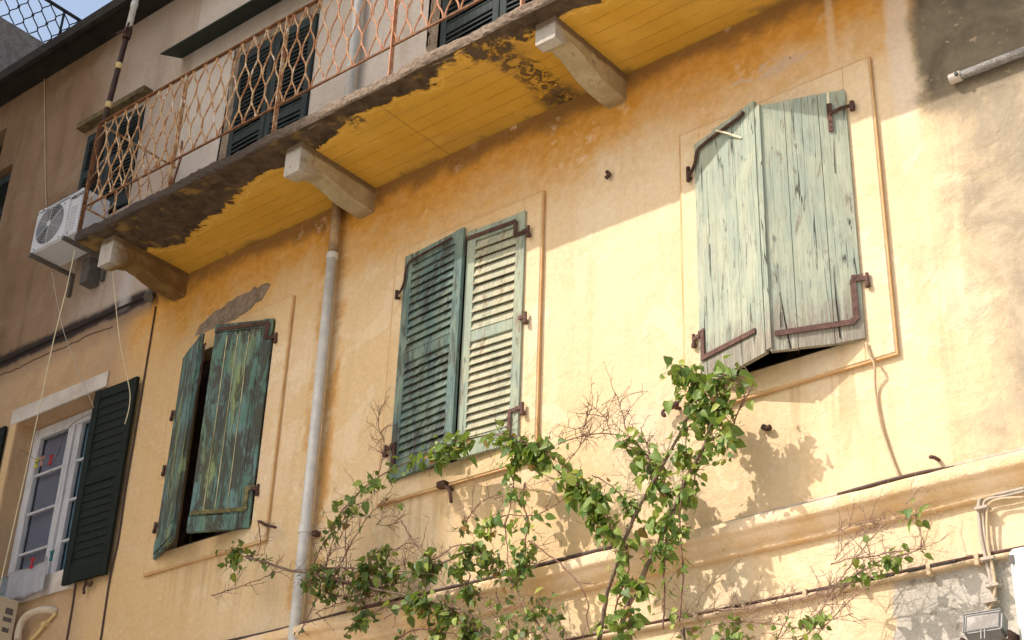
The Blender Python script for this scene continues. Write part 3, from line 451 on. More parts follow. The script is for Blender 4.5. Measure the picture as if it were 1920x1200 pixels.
def louver_leaf(mat,w_,z0,z1,parent,hx,hy,ang,sx,ts=11,bs=12,mid=None,stile=.085,slat='',label=None,open_=1.0,toprail=.11,botrail=.16):
    mid=mid or (z0+z1)/2+.07; bm=bmesh.new(); t=.036
    box(bm,0,stile,0,t,z0,z1); box(bm,w_-stile,w_,0,t,z0,z1)
    box(bm,stile,w_-stile,.002,t-.002,z1-toprail,z1-.004); box(bm,stile,w_-stile,.002,t-.002,z0+.004,z0+botrail); box(bm,stile,w_-stile,.002,t-.002,mid-.05,mid+.05)
    leaf=placed('shutter',bm,mat,parent,hx,hy,ang,0,sx,bevel=.003)
    if label: leaf['label']=label
    for (a,b,n) in ((mid+.05,z1-toprail,ts),(z0+botrail,mid-.05,bs)):
        bm=bmesh.new(); s_=(b-a)/n
        for i in range(n):
            zc=a+s_*(i+.5); h=s_*.56; tl=rnd.uniform(-.003,.003); x0=stile-.004; x1=w_-stile+.004
            j=rnd.uniform(-.003,.003)
            P=[(.006,zc-h*1.1),(.013,zc-h*1.1-.002),(.022,zc+h*.95),(.014,zc+h)] if mat=='green_dark' else [(-.004,zc-h+tl),(.006,zc-h-.002+tl),(t-.002,zc+h*.75),(t-.012,zc+h*.8+.002)]
            A=[bm.verts.new((x0,y,z)) for y,z in P]; C=[bm.verts.new((x1,y,z+j)) for y,z in P]
            bm.faces.new(A); bm.faces.new(C[::-1])
            for k in range(4): bm.faces.new((A[k],C[k],C[(k+1)%4],A[(k+1)%4]))
        sub('slat_panel',bm,slat or mat,leaf,sx)
    return leaf
# right window: plank shutters
def ang2(hx,hy,fx,fy,sx):
    a=math.atan2(fy-hy,fx-hx); return a if sx>0 else a-math.pi
a=ang2(-5.11,-.055,-4.49,-.245,1)
l=placed('shutter',boards(3,.648,6.195,8.175,.003,seed=3),'green_pale',yh,-5.11,-.055,a,0,1); l['label']='pale green plank shutter leaf with an iron bar along its top'
sub('meeting_batten',B((.652,.700,.004,.030,6.215,8.12),(.60,.655,.033,.055,6.24,8.10)),'green_pale',l)
bm=bmesh.new(); tube(bm,smoothpath([(-.045,-.02,7.93),(-.01,-.02,7.935),(.03,-.02,7.99),(.05,-.02,8.06),(.10,-.02,8.09),(.3,-.02,8.10),(.53,-.02,8.105),(.55,-.015,8.13)],3),.013,6); tube(bm,[(-.05,-.02,7.87),(-.05,-.02,7.99)],.016,8); tube(bm,[(-.05,-.02,7.9),(-.055,.055,7.9)],.012,6); sub('strap_hinge',bm,'iron',l,smooth=True)
strap(l,[(.02,6.60),(.045,6.60),(.045,6.40),(.555,6.385)],.036,'iron_red',1); pintle(l,6.565,1,'iron_red')
bm=bmesh.new(); tube(bm,[(.30,-.05,8.105),(.40,-.035,8.03),(.52,-.006,7.93)],.007,6); sub('peg_stick',bm,'string',l)
a=ang2(-3.885,-.055,-4.455,-.245,-1)
l=placed('shutter',boards(3,.60,6.19,8.125,.004,seed=8),'green_pale',yh,-3.885,-.055,a,0,-1); l['label']='broad pale green plank shutter leaf with dark splits near its bottom'
for x0,z0,x1,z1,wd in ((.155,6.22,.165,6.75,.008),(.47,6.19,.52,6.62,.009),(.105,7.45,.10,7.75,.004)):
    bm=bmesh.new(); prism(bm,[(x0-wd/2,z0),(x0+wd/2,z0),((x0+x1)/2+wd*.7,(z0+z1)/2),(x1,z1),((x0+x1)/2-wd*.2,(z0+z1)/2)],-.0045,-.002,'y'); sub('split',bm,'dark',l,-1)
strap(l,[(.0,6.63),(.035,6.63),(.045,6.60),(.045,6.345),(.07,6.315),(.545,6.31)],.038,'iron_red',-1); pintle(l,6.60,-1,'iron_red')
bm=bmesh.new(); bar(bm,[(.11,8.0),(.11,7.91)],.036,-.006,-.012); tube(bm,[(.11,-.014,7.93),(.03,-.02,7.955),(-.04,-.02,7.96)],.013,6); tube(bm,[(-.045,-.02,7.92),(-.045,-.02,7.99)],.018,8); tube(bm,[(-.05,-.02,7.95),(-.055,.055,7.95)],.014,6); sub('strap_hinge',bm,'iron',l,-1)
strap(l,[(.11,7.89),(.11,7.80)],.030,'iron_red',-1)
bm=B((.105,.122,-.004,-.001,8.01,8.12)); sub('filler_strip',bm,'string',l,-1)
# middle window: louvered shutters
a=ang2(-8.0,-.055,-7.29,-.125,1)
l=louver_leaf('green_mid',.715,6.20,8.235,yh,-8.0,-.055,a,1,11,12,mid=7.25,stile=.095,label='grey green louvered shutter leaf hinged on the left')
bm=bmesh.new(); tube(bm,smoothpath([(-.045,-.02,7.88),(0,-.02,7.90),(.035,-.02,7.97),(.045,-.02,8.08),(.09,-.02,8.145),(.2,-.02,8.155),(.40,-.02,8.16),(.60,-.02,8.165)],3),.011,6); tube(bm,[(-.05,-.02,7.84),(-.05,-.02,7.92)],.015,8); tube(bm,[(-.05,-.02,7.86),(-.055,.055,7.86)],.012,6); sub('strap_hinge',bm,'iron',l,smooth=True)
strap(l,[(.02,6.50),(.055,6.50),(.055,6.30)],.034,'iron',1); pintle(l,6.47,1,'iron')
a=ang2(-6.70,-.055,-7.275,-.085,-1)
l=louver_leaf('green_light',.576,6.20,8.205,yh,-6.70,-.055,a,-1,10,12,mid=7.22,stile=.085,slat='slat_beige',label='pale green louvered shutter leaf hinged on the right')
strap(l,[(.56,8.13),(.10,8.13),(.085,8.11),(.085,8.00),(0,7.995)],.032,'iron',-1); pintle(l,7.99,-1,'iron')
strap(l,[(.075,6.25),(.075,6.47),(0,6.47)],.028,'iron_red',-1); pintle(l,6.46,-1,'iron_red'); pintle(l,7.22,-1,'iron_red')
# left window: framed board shutters, both ajar
a=ang2(-10.85,-.055,-10.29,-.30,1)
bm=boards(3,.61,6.15,8.13,.004,seed=5,th=.03); box(bm,.02,.60,-.010,-.003,6.18,6.30); box(bm,.52,.606,-.012,-.003,6.31,8.10)
l=placed('shutter',bm,'green_teal',yh,-10.85,-.055,a,0,1); l['label']='teal plank shutter leaf seen edge on, swung outward'
pintle(l,7.55,1,'iron'); pintle(l,7.0,1,'iron'); pintle(l,6.45,1,'iron')
bm=bmesh.new(); tube(bm,[(.60,.035,7.98),(.66,.03,7.97),(.69,.03,7.99)],.008,6); box(bm,.60,.607,.005,.05,7.6,8.02); sub('latch_hook',bm,'iron',l)
a=ang2(-9.60,-.055,-10.12,-.29,-1)
bm=boards(4,.46,6.31,8.07,.004,seed=9,th=.03)
for v in bm.verts: v.co.x+=.105
box(bm,0,.102,-.004,.034,6.17,8.16); box(bm,.105,.572,-.003,.034,6.165,6.305); box(bm,.105,.572,-.002,.034,8.075,8.155)
l=placed('shutter',bm,'green_teal',yh,-9.60,-.055,a,0,-1,bevel=.003); l['label']='blistered teal plank shutter leaf with cream filled joints'
ed=random.Random(9); e=[0]
for i in range(4): e.append(e[-1]+ed.uniform(.85,1.15))
for k in (1,2,3):
    bm=bmesh.new()
    x=.105+e[k]/e[-1]*.46; zz=[6.33+1.7*i/24 for i in range(25)]; ra=[(x-rnd.uniform(-.0005,.006),z) for z in zz]; rb=[(x+rnd.uniform(.001,.006),z) for z in zz]
    prism(bm,ra+rb[::-1],-.0065,-.003,'y'); bmesh.ops.triangulate(bm,faces=[f for f in bm.faces if len(f.verts)>4])
    sub('joint_filler',bm,'filler',l,-1)
strap(l,[(.53,8.10),(.065,8.115),(.05,8.10),(.05,7.97),(0,7.96)],.036,'iron',-1); pintle(l,7.95,-1)
strap(l,[(.53,6.335),(.075,6.335),(.055,6.35),(.055,6.52),(0,6.53)],.036,'iron_moss',-1); pintle(l,6.50,-1)
# ---------------------------------------------------------------- balcony
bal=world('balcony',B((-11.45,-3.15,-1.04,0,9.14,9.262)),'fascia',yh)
# rough fascia strip, subdivided and displaced
me=bal.data; me.clear_geometry(); bm=bmesh.new()
off=Vector(yh.location); nx=160; prof=[(-.02,9.262),(-.5,9.262),(-.98,9.262),(-1.03,9.258),(-1.045,9.235),(-1.048,9.20),(-1.046,9.165),(-1.032,9.146),(-.99,9.142)]
prev=None
for i in range(nx+1):
    x=-11.45+8.3*i/nx; ro=.008
    r=[bm.verts.new((x-off.x,y+(rnd.uniform(-ro,ro)+.008*math.sin(x*7+y*3) if y<-.97 else 0),z+(rnd.uniform(-ro*.7,ro*.5)+.006*math.sin(x*4.3) if y<-.97 and z>9.15 else 0))) for y,z in prof]
    if prev:
        for k in range(len(prof)-1): bm.faces.new((prev[k],r[k],r[k+1],prev[k+1]))
    else: bm.faces.new([v for v in r]+[bm.verts.new((x-off.x,0,9.142))])
    prev=r
bm.faces.new([v for v in prev[::-1]]+[bm.verts.new((-3.15-off.x,0,9.142)),bm.verts.new((-3.15-off.x,0,9.262))])
bmesh.ops.recalc_face_normals(bm,faces=bm.faces); bm.to_mesh(me); bm.free()
bm=bmesh.new(); nx,ny=120,14; g=[[bm.verts.new((-11.44+8.28*i/nx,-1.036+1.036*j/ny,9.140+rnd.uniform(-.003,.003)+(.006*math.sin(i*.3)*math.sin(j) if j<3 else 0))) for j in range(ny+1)] for i in range(nx+1)]
for i in range(nx):
    for j in range(ny): bm.faces.new((g[i][j],g[i][j+1],g[i+1][j+1],g[i+1][j]))
world('soffit',bm,'soffit',bal,smooth=True)
def bracket(x0,x1,prof,lab=None):
    bm=bmesh.new(); c0=.012; dj=lambda:rnd.uniform(-.004,.004)
    # strips along the profile: top edge straight, bottom edge follows the carved outline; slightly chipped
    low=[(y,z) for y,z in prof[2:]][::-1]; ys=[]
    L2=[]
    for (a,b),(c_,d) in zip(low,low[1:]):
        k=max(1,int(abs(c_-a)/.03))
        for i in range(k): L2.append((a+(c_-a)*i/k,b+(d-b)*i/k))
    L2.append(low[-1]); secs=[]
    for y,z in L2:
        e=dj(); secs.append([bm.verts.new(p) for p in ((x0,y,9.138),(x0+dj()*.4,y,z+c0+e),(x0+c0,y,z+e*.5),(x1-c0,y,z+dj()*.5),(x1+dj()*.4,y,z+c0+dj()),(x1,y,9.138))])
    for a,b in zip(secs,secs[1:]):
        for i in range(5): bm.faces.new((a[i],a[i+1],b[i+1],b[i]))
    bm.faces.new(secs[-1]); bm.faces.new(secs[0][::-1])
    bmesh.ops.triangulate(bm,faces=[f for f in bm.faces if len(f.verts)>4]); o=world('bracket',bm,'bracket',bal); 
    if lab: o['label']=lab
PB=[(0,9.138),(-.90,9.138),(-.905,8.845),(-.80,8.855),(-.745,8.875),(-.70,8.915),(-.60,8.945),(-.50,8.935),(-.38,8.905),(-.28,8.885),(0,8.880)]
PC=[(0,9.138),(-.90,9.138),(-.905,8.935),(-.82,8.925),(-.775,8.955),(-.72,8.995),(-.61,8.985),(-.50,8.945),(-.37,8.90),(-.28,8.885),(0,8.880)]
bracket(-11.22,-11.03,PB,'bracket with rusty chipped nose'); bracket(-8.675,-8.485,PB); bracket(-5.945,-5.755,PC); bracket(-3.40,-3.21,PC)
# railing
def railing(parent,x0,x1,y,z0,z1,s=.1700,phase=-8.522,mat='rail',r=.0082,missing=()):
    out=[]; bars=bmesh.new(); n=int((x1-x0)/s)+1; L_=(z1-z0)/2
    k0=math.ceil((x0-phase)/s)
    k=k0
    while phase+k*s<x1:
        c=phase+k*s; j=rnd.uniform(-.006,.006); lean=rnd.uniform(-.008,.008)
        for sg in (-1,1):
            if phase+k*s+sg*.08<x0 or phase+k*s+sg*.08>x1: continue
            pts=[]
            for q in range(33):
                t=q/32; z=z0+(z1-z0)*t; g_=.5*(1-math.cos(4*math.pi*t)); g_=.55*g_+.45*g_*g_*(3-2*g_); a_=.076*g_+.006
                pts.append((c+sg*a_+lean*t+j*math.sin(t*9),y+.004*sg+rnd.uniform(-.001,.001),z))
            tube(bars,pts,r,5)
        k+=1
    return bars
rl=world('railing',railing(bal,-11.46,-3.2,-1.0,9.575,10.545),'rail',bal); 
world('rail_bar',B((-11.5,-3.17,-1.018,-.982,10.545,10.562)),'rail_dark',rl,bevel=.003)
world('rail_bar',B((-11.5,-3.17,-1.008,-.992,9.560,9.577)),'rail_dark',rl)
for x in (-11.49,-10.15,-8.76,-7.38,-6.0,-4.6,-3.2):
    world('railing_post',B((x-.004,x+.004,-1.022,-.978,9.24,10.55),(x-.02,x-.0045,-1.010,-1.002,9.24,10.54)),'rail_dark' if x<-11 else 'rail',rl)
for xx in (-11.49,-3.2):
    bm=bmesh.new()
    box(bm,xx-.008,xx+.008,-.975,-.01,10.545,10.561); box(bm,xx-.008,xx+.008,-.975,-.01,9.56,9.576)
    for k in range(6):
        c=-.93+k*.17
        for sg in (-1,1):
            tube(bm,[(xx,min(-.02,c+sg*(.0425*(1-math.cos(4*math.pi*q/20))+.003)),9.58+.96*q/20) for q in range(21)],.0062,5)
    world('side_railing',bm,'rail',rl)
bm=bmesh.new(); bar_=[(-10.15,-.97,9.32),(-10.62,-.6,10.0),(-11.0,-.35,10.5)]; tube(bm,bar_,.013,5); world('railing_brace',bm,'rail_dark',rl)
# loose stubs below the bottom bar at the left end
for x in (-11.15,-10.98,-10.78,-10.62,-10.5):
    bm=bmesh.new(); tube(bm,[(x,-1.0,9.565),(x+.015,-.995,9.45),(x+rnd.uniform(-.03,.03),-.98,9.28+rnd.uniform(0,.06))],.007,5)
    world('broken_bar_stub',bm,'rail',rl)
# upper door shutters
for (a0,a1,sgn) in ((DA[0],DA[1],1),(DC[0],DC[1],1)):
    w2=(a1-a0)/2-.01
    louver_leaf('green_blue',w2,9.28,11.63,yh,a0+.005,-.035,R(-2),1,18,19,stile=.075)
    louver_leaf('green_blue',w2,9.28,11.63,yh,a1-.005,-.035,R(2),-1,18,19,stile=.075)
world('awning',(lambda bm:(prism(bm,[(-.01,12.105),(-.29,11.985),(-.292,12.0),(-.01,12.125)],-11.74,-8.7,'x'),bm)[1])(bmesh.new()),'awning',yh)
# ---------------------------------------------------------------- eaves
world('eave',B((-11.55,1.3,-.34,0,13.11,13.24),(-11.55,1.3,-.40,-.34,13.02,13.16)),'roof',yh)
# ---------------------------------------------------------------- brown house on the left
bh=thing('brown_house','shaded brown plastered house with white framed window and black string course at far left','house',(-14.5,0,0))
W1=(-13.58,-12.10,6.33,8.20,.30); W2=(-13.32,-12.28,10.42,11.74,.2); W3=(-16.1,-14.87,10.7,12.0,.2); W4=(-16.6,-15.22,12.25,12.68,.2)
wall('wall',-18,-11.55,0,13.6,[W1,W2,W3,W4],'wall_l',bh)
world('eave',B((-16.15,-11.552,-.34,0,13.11,13.24),(-16.15,-11.552,-.40,-.34,13.02,13.16)),'roof',bh)
for h in (W2,W3,W4): world('window_recess',B((h[0]-.01,h[1]+.01,.2,.23,h[2]-.01,h[3]+.01)),'dark',bh)  # dark sheets close these openings; interior shade is put into their colour
louver_leaf('green_blue',.50,10.44,11.72,bh,-13.30,-.02,R(-3),1,9,10,stile=.07); louver_leaf('green_blue',.50,10.44,11.72,bh,-12.29,-.02,R(3),-1,9,10,stile=.07)
louver_leaf('green_blue',.60,10.72,11.93,bh,-14.89,.05,0,-1,9,10,stile=.07)
world('window_ledge',B((-13.42,-12.2,-.12,-.001,11.82,11.89)),'ledge',bh)
world('lintel',B((-13.70,-12.08,-.022,-.001,8.20,8.375)),'lintel',bh,bevel=.005)
world('jamb',B((-13.70,-13.585,-.018,-.001,6.1,8.198)),'surround',bh)
world('sill',B((-13.62,-12.02,-.03,-.001,6.12,6.328)),'lintel',bh)
world('string_course',B((-18,-11.57,-.022,-.001,9.075,9.105)),'roof',bh,bevel=.01)
bm=bmesh.new(); tube(bm,[(-11.50,-.10,8.98),(-11.58,-.02,9.08)],.05,8); world('gutter_stub',bm,'grey',bh)
# cracks below the string course
bm=bmesh.new(); x=-14.3; z=8.93
while x<-12.2:
    x2=x+rnd.uniform(.03,.09); z2=z+rnd.uniform(-.012,.014); prism(bm,[(x,z-.006),(x2,z2-.005),(x2,z2+.004),(x,z+.003)],-.003,-.001,'y'); x,z=x2,z2
world('plaster_crack',bm,'dark',bh)
yy=.24
fr=B((-13.57,-13.45,yy-.03,yy+.03,6.34,8.19),(-13.45,-12.11,yy-.03,yy+.03,8.07,8.19),(-13.45,-12.11,yy-.03,yy+.03,6.34,6.42),(-12.97,-12.74,yy-.02,yy+.03,6.42,8.07),(-12.86,-12.83,yy-.05,yy-.021,6.42,8.07),(-12.19,-12.11,yy-.03,yy+.03,6.42,8.07))
wf=world('window',fr,'white_paint',bh,bevel=.003)
for a0,a1,dy in ((-13.45,-12.97,0),(-12.74,-12.19,0)):
    [world('muntin',B((a0,a1,yy-.015,yy+.01,z-.012,z+.012)),'white_paint',wf) for z in (7.65,7.225,6.79)]
    world('pane',B((a0,a1,yy+.012,yy+.016,6.42,8.07)),'glass',wf)
world('net_curtain',B((-13.46,-12.96,yy+.05,yy+.055,6.4,8.1)),'curtain',wf)
world('net_curtain',B((-12.75,-12.18,yy+.05,yy+.055,6.4,8.1)),'curtain_b',wf)
l=louver_leaf('green_dark',.63,6.13,8.12,bh,-11.49,-.08,R(2),-1,9,10,mid=7.15,stile=.09); l['label']='dark green louvered shutter leaf folded back beside the white window'
l=louver_leaf('green_dark',.63,6.13,8.20,bh,-13.74,-.05,R(2),-1,9,10,mid=7.15,stile=.09)
# ---------------------------------------------------------------- neighbour terrace behind the roof
tr=thing('roof_terrace','grey stained parapet with a black wrought railing against the sky above the eave','terrace',(-16.3,1.5,0))
MAT['parapet']=masonry('stained_grey_render',(.22,.19,.17),(.34,.31,.28))
world('parapet',B((-17.5,-16.2,.02,6,13.4,14.96)),'parapet',tr)
world('pillar',B((-16.6,-16.19,-.35,.02,8,18)),'surround',tr,bevel=.02)
bm=bmesh.new(); c=.1
while c<4:
    for sg in (-1,1):
        tube(bm,[(-16.28,c+sg*(.0575*(1-math.cos(4*math.pi*q/20))+.003),15.0+.70*q/20) for q in range(21)],.009,5)
    box(bm,-16.3,-16.26,c-.012,c+.012,15.335,15.365)
    c+=.23
tube(bm,[(-16.28,.02,14.99),(-16.28,4.1,14.99)],.012,5)
world('iron_railing',bm,'black',tr); world('handrail',B((-16.3,-16.25,.02,4.1,15.71,15.735),(-16.29,-16.27,1.0,1.03,15.0,15.71)),'black',tr)
# ---------------------------------------------------------------- drainpipes
t=thing('drainpipe','pale grey plastic drainpipe running down the yellow wall between left and middle windows','drainpipe',(-8.87,-.08,0))
world('pipe',T([(-8.885,-.085,0),(-8.865,-.085,5.9),(-8.875,-.085,8.5)],.046,14),'pipe',t,smooth=True)
world('old_pipe',T([(-8.875,-.08,8.5),(-8.885,-.08,9.14)],.045,12),'pipe_old',t,smooth=True)
world('upper_pipe',T([(-8.87,-.09,9.26),(-8.87,-.09,13.02)],.046,14),'pipe',t,smooth=True)
for z in (8.53,5.98,9.72): world('pipe_collar',T([(-8.87 if z>9 else (-8.865 if z<7 else -8.875),-.085,z-.03),(-8.87 if z>9 else (-8.865 if z<7 else -8.875),-.085,z+.03)],.053,14),'pipe' ,t,smooth=False)
world('pipe_bracket',B((-8.81,-8.77,-.06,-.001,5.93,5.97)),'iron',t)
t=thing('eave_pipe','slim pipe by the roof edge, grey above and dark brown with cream tape below','drainpipe',(-12.55,-.42,9))
world('pipe',T([(-12.20,-.45,12.40),(-12.05,-.45,14.3)],.037,10),'pipe',t,smooth=True)
world('brown_pipe',T([(-12.33,-.45,10.45),(-12.32,-.45,11.3),(-12.20,-.45,12.40)],.033,10),'pipe_brown',t,smooth=True)
for z in (12.75,):
    world('pipe_collar',T([(-12.172,-.45,z),(-12.168,-.45,z+.05)],.043,10),'pipe',t)
for z in (11.93,11.43):
    x=-12.20-(12.40-z)*.109; world('tape_band',T([(x,-.45,z),(x+.01,-.45,z+.07)],.037,10),'tape',t,smooth=True)
world('pipe_clamp',(lambda bm:(tube(bm,[(-12.33,-.5,12.42),(-12.05,-.5,12.38)],.014,5),tube(bm,[(-12.28,-.44,12.35),(-12.03,-.56,12.39)],.012,5),tube(bm,[(-12.205,-.45,12.33),(-12.195,-.45,12.45)],.048,8),bm)[3])(bmesh.new()),'iron',t)
# ---------------------------------------------------------------- air conditioner on the wall
t=thing('air_conditioner','white outdoor air conditioning unit on wall arms beside the balcony end','air conditioner',(-12.72,-.3,9.8),'outdoor air conditioning units')
x0,x1,z0,z1,yf,yb=-13.10,-12.32,9.82,10.375,-.55,-.19
cx,cz,rr=-12.82,10.10,.235
bm=B((x0,x1,yf+.006,yb,z0,z1)); 
body=world('casing',bm,'ac',t,bevel=.012)
# raised front panel with a round opening
bm=bmesh.new(); N=40; ring_=[]; sq=[]
X0,X1,Z0,Z1=x0+.01,-12.50,z0+.012,z1-.07
inner=[bm.verts.new((cx+rr*math.cos(2*math.pi*k/N),yf,cz+rr*math.sin(2*math.pi*k/N))) for k in range(N)]
back=[bm.verts.new((cx+rr*math.cos(2*math.pi*k/N),yf+.0055,cz+rr*math.sin(2*math.pi*k/N))) for k in range(N)]
outer=[]
for k in range(N):
    a_=2*math.pi*k/N; dx,dz=math.cos(a_),math.sin(a_); s1=min(((X1-cx) if dx>0 else (X0-cx))/dx if abs(dx)>1e-6 else 9,((Z1-cz) if dz>0 else (Z0-cz))/dz if abs(dz)>1e-6 else 9)
    outer.append(bm.verts.new((cx+dx*s1,yf,cz+dz*s1)))
for k in range(N):
    bm.faces.new((inner[k],inner[(k+1)%N],outer[(k+1)%N],outer[k])); bm.faces.new((inner[k],back[k],back[(k+1)%N],inner[(k+1)%N]))
world('front_panel',bm,'ac',t)
bm=bmesh.new(); bmesh.ops.create_circle(bm,cap_ends=True,radius=rr,segments=N,matrix=Matrix.Translation((cx,yf+.004,cz))@Matrix.Rotation(R(90),4,'X')); fb=world('fan_opening',bm,'black',t)
bm=bmesh.new()
for k in range(3):
    a0=R(20+120*k); pr_=[]
    vs2=[bm.verts.new((cx+r_*math.cos(a0+da),yf+.001+dy,cz+r_*math.sin(a0+da))) for r_,da,dy in ((.04,-.3,0),(.2,-.35,.002),(.21,.5,-.001),(.05,.6,-.002))]; bm.faces.new(vs2)
world('fan_blade',bm,'grey',fb)
bm=bmesh.new()
for q in range(11):
    r_=.05+q*.0185; tube(bm,[(cx+r_*math.cos(2*math.pi*k/32),yf-.008,cz+r_*math.sin(2*math.pi*k/32)) for k in range(33)],.0022,4,False)
for k in range(6):
    a_=R(30+60*k); tube(bm,[(cx,yf-.011,cz),(cx+.24*math.cos(a_),yf-.007,cz+.24*math.sin(a_))],.003,4)
tube(bm,[(cx,yf-.014,cz),(cx,yf-.007,cz)],.035,12)
world('fan_grille',bm,'ac',t)
bm=B(*[(-12.47,-12.36,yf-.003,yf+.004,z0+.06+.035*k,z0+.068+.035*k) for k in range(9)]); world('side_louvres',bm,'ac',t)
world('panel_groove',B((-13.06,-12.52,yf-.002,yf+.003,10.318,10.324),(-12.96,-12.36,yf-.002,yf+.003,10.352,10.356)),'grey',t)
world('screw',B(*[(xx-.006,xx+.006,yf-.004,yf+.004,zz-.006,zz+.006) for xx,zz in ((-13.0,10.345),(-12.6,10.36),(-12.60,10.27),(-12.6,9.86),(-13.03,9.86),(-12.45,9.85))]),'black',t)
tc=bpy.data.curves.new('maker_lettering','FONT'); tc.body='AIRCOOL'; tc.size=.052; tc.shear=.35; tc.extrude=.0008; tc.offset=.001
tmp=bpy.data.objects.new('tmp',tc); COL.objects.link(tmp); bpy.context.view_layer.update(); me_=bpy.data.meshes.new_from_object(tmp.evaluated_get(bpy.context.evaluated_depsgraph_get())); bpy.data.objects.remove(tmp); me_.materials.clear(); me_.materials.append(MAT['black']); to=bpy.data.objects.new('maker_lettering',me_); COL.objects.link(to); to.parent=t; to.location=Vector((-12.505,yf-.0005,10.275))-t.location; to.rotation_euler=(R(90),0,0)
bm=bmesh.new(); tube(bm,[(-12.44,yf-.001,10.262),(-12.38,yf-.001,10.268)],.002,4); world('maker_underline',bm,'black',t)
for xx in (-13.06,-12.48): world('wall_arm',B((xx-.02,xx+.02,-.57,-.001,z0-.04,z0-.003),(xx-.02,xx+.02,-.04,-.001,z0-.28,z0-.04)),'grey',t)
world('drain_box',B((-12.68,-12.55,-.16,-.02,9.50,9.80)),'grey',t)
# second unit at lower left (side face visible)
t=thing('air_conditioner','beige outdoor unit cut by the lower left corner, side face with grey labels','air conditioner',(-13.1,-.4,5.5),'outdoor air conditioning units')
world('casing',B((-13.5,-12.72,-.75,-.12,5.35,6.085)),'ac_beige',t,bevel=.012)
world('side_vent',B(*[(-12.72,-12.715,-.46,-.36,z,z+.012) for z in [5.45+.022*k for k in range(14)]]),'black',t)
[world('label_sticker',B(q),'grey',t) for q in ((-12.72,-12.716,-.25,-.17,5.93,5.99),(-12.72,-12.716,-.26,-.17,5.86,5.90),(-12.72,-12.716,-.25,-.18,5.76,5.80))]
world('panel_seam',B((-12.72,-12.716,-.74,-.13,6.04,6.046),(-12.72,-12.717,-.75,-.30,5.95,5.965)),'cable_tan',t)
# insulated tubes from a hole
t=thing('insulated_pipe','wrinkled foam lagged hose curving out of a wall hole under the white window','hose',V['fence_tube'][0]); t.location.z=5.0
world('lagging',T(smoothpath(V['fence_tube'],5),.036,10),'insul',t,smooth=True)
t=thing('cream_conduit','thin cream plastic conduit slanting down from the wall hole','conduit',V['fence_tube2'][0]); t.location.z=5.0
world('conduit',T(smoothpath(V['fence_tube2'],4),.016,8),'tape',t,smooth=True); 
p=Vector(V['fence_tube2'][1]); world('conduit_clip',B((p.x-.03,p.x+.03,-.055,-.001,p.z-.02,p.z+.02)),'tape',t)
# ---------------------------------------------------------------- cloth, pegs, strings
def clothmesh(x0,x1,zt,zb,y,amp,n=30,m_=8,sl=0):
    bm=bmesh.new(); ph=rnd.uniform(0,6)
    def f(i,j):
        u=i/n; v=j/m_; return (x0+(x1-x0)*u,y-amp*math.sin(u*19+ph+v)*v-.01*math.sin(u*43)*v-.006,zt+(zb-zt)*v+sl*u*v+.008*math.sin(u*9))
    g=[[bm.verts.new(f(i,j)) for j in range(m_+1)] for i in range(n+1)]
    for i in range(n):
        for j in range(m_): bm.faces.new((g[i][j],g[i+1][j],g[i+1][j+1],g[i][j+1]))
    bmesh.ops.solidify(bm,geom=bm.faces[:],thickness=.003); return bm
tag(world('hanging_cloth',clothmesh(-13.02,-12.40,6.42,6.13,-.10,.012),'cloth',smooth=True),'white cloth pegged over the window sill at lower left','cloth')
tag(world('hanging_cloth',clothmesh(-13.60,-13.03,6.40,6.06,-.09,.014),'cloth_blue',smooth=True),'grey blue cloth hanging left of the white cloth at the sill','cloth')
ln=bpy.data
def string(name,pts,r,mat,label,cat,grp=None):
    return tag(world(name,T(smoothpath(pts,5),r,5),mat,smooth=True),label,cat,grp)
string('string',V['strA'],.0055,'string','long pale string hanging from the balcony corner down past the white window','string')
string('string',V['strB'],.004,'cable_grey','grey string running from under the white air conditioner to the dark shutter','string')
string('string',V['strC'],.0045,'string','pale string hanging from bracket nose over the dark green shutter','string')
string('washing_line',V['ties'],.003,'cable','thin sagging line strung across the white window','washing line')
string('wire',V['thin'],.005,'cable_tan','thin wire down the brown wall to the top of the air conditioner','wire')
PG=[((-13.02,-.04,7.60),'peg_yellow','yellow green clothes peg, leftmost on the line across the white window'),((-12.925,-.045,7.60),'peg_pink','faded pink clothes peg beside the yellow green peg'),((-12.76,-.05,7.57),'peg_red','red clothes peg on the line in front of the upper pane'),((-12.62,-.13,6.44),'peg_red','dark red clothes peg holding the white cloth'),((-13.17,-.13,6.42),'peg_yellow','yellow clothes peg on the grey blue cloth'),((-12.33,-.12,6.46),'peg_teal','teal clothes peg hanging right of the white cloth')]
for i,(p,mt,lb) in enumerate(PG):
    t=thing('clothes_peg',lb,'clothes peg',p,'clothes pegs at the white window')
    for s_ in (-1,1):
        bm=bmesh.new(); prism(bm,[(-.006+s_*.012,-.055),(.006+s_*.012,-.055),(.004+s_*.006,.0),(.006+s_*.022,.05),(-.006+s_*.022,.05),(-.004+s_*.006,.0)],-.008,.008,'y'); new('peg_half',bm,mt,t)
    new('spring',B((-.014,.014,-.010,.010,-.004,.006)),'grey',t)
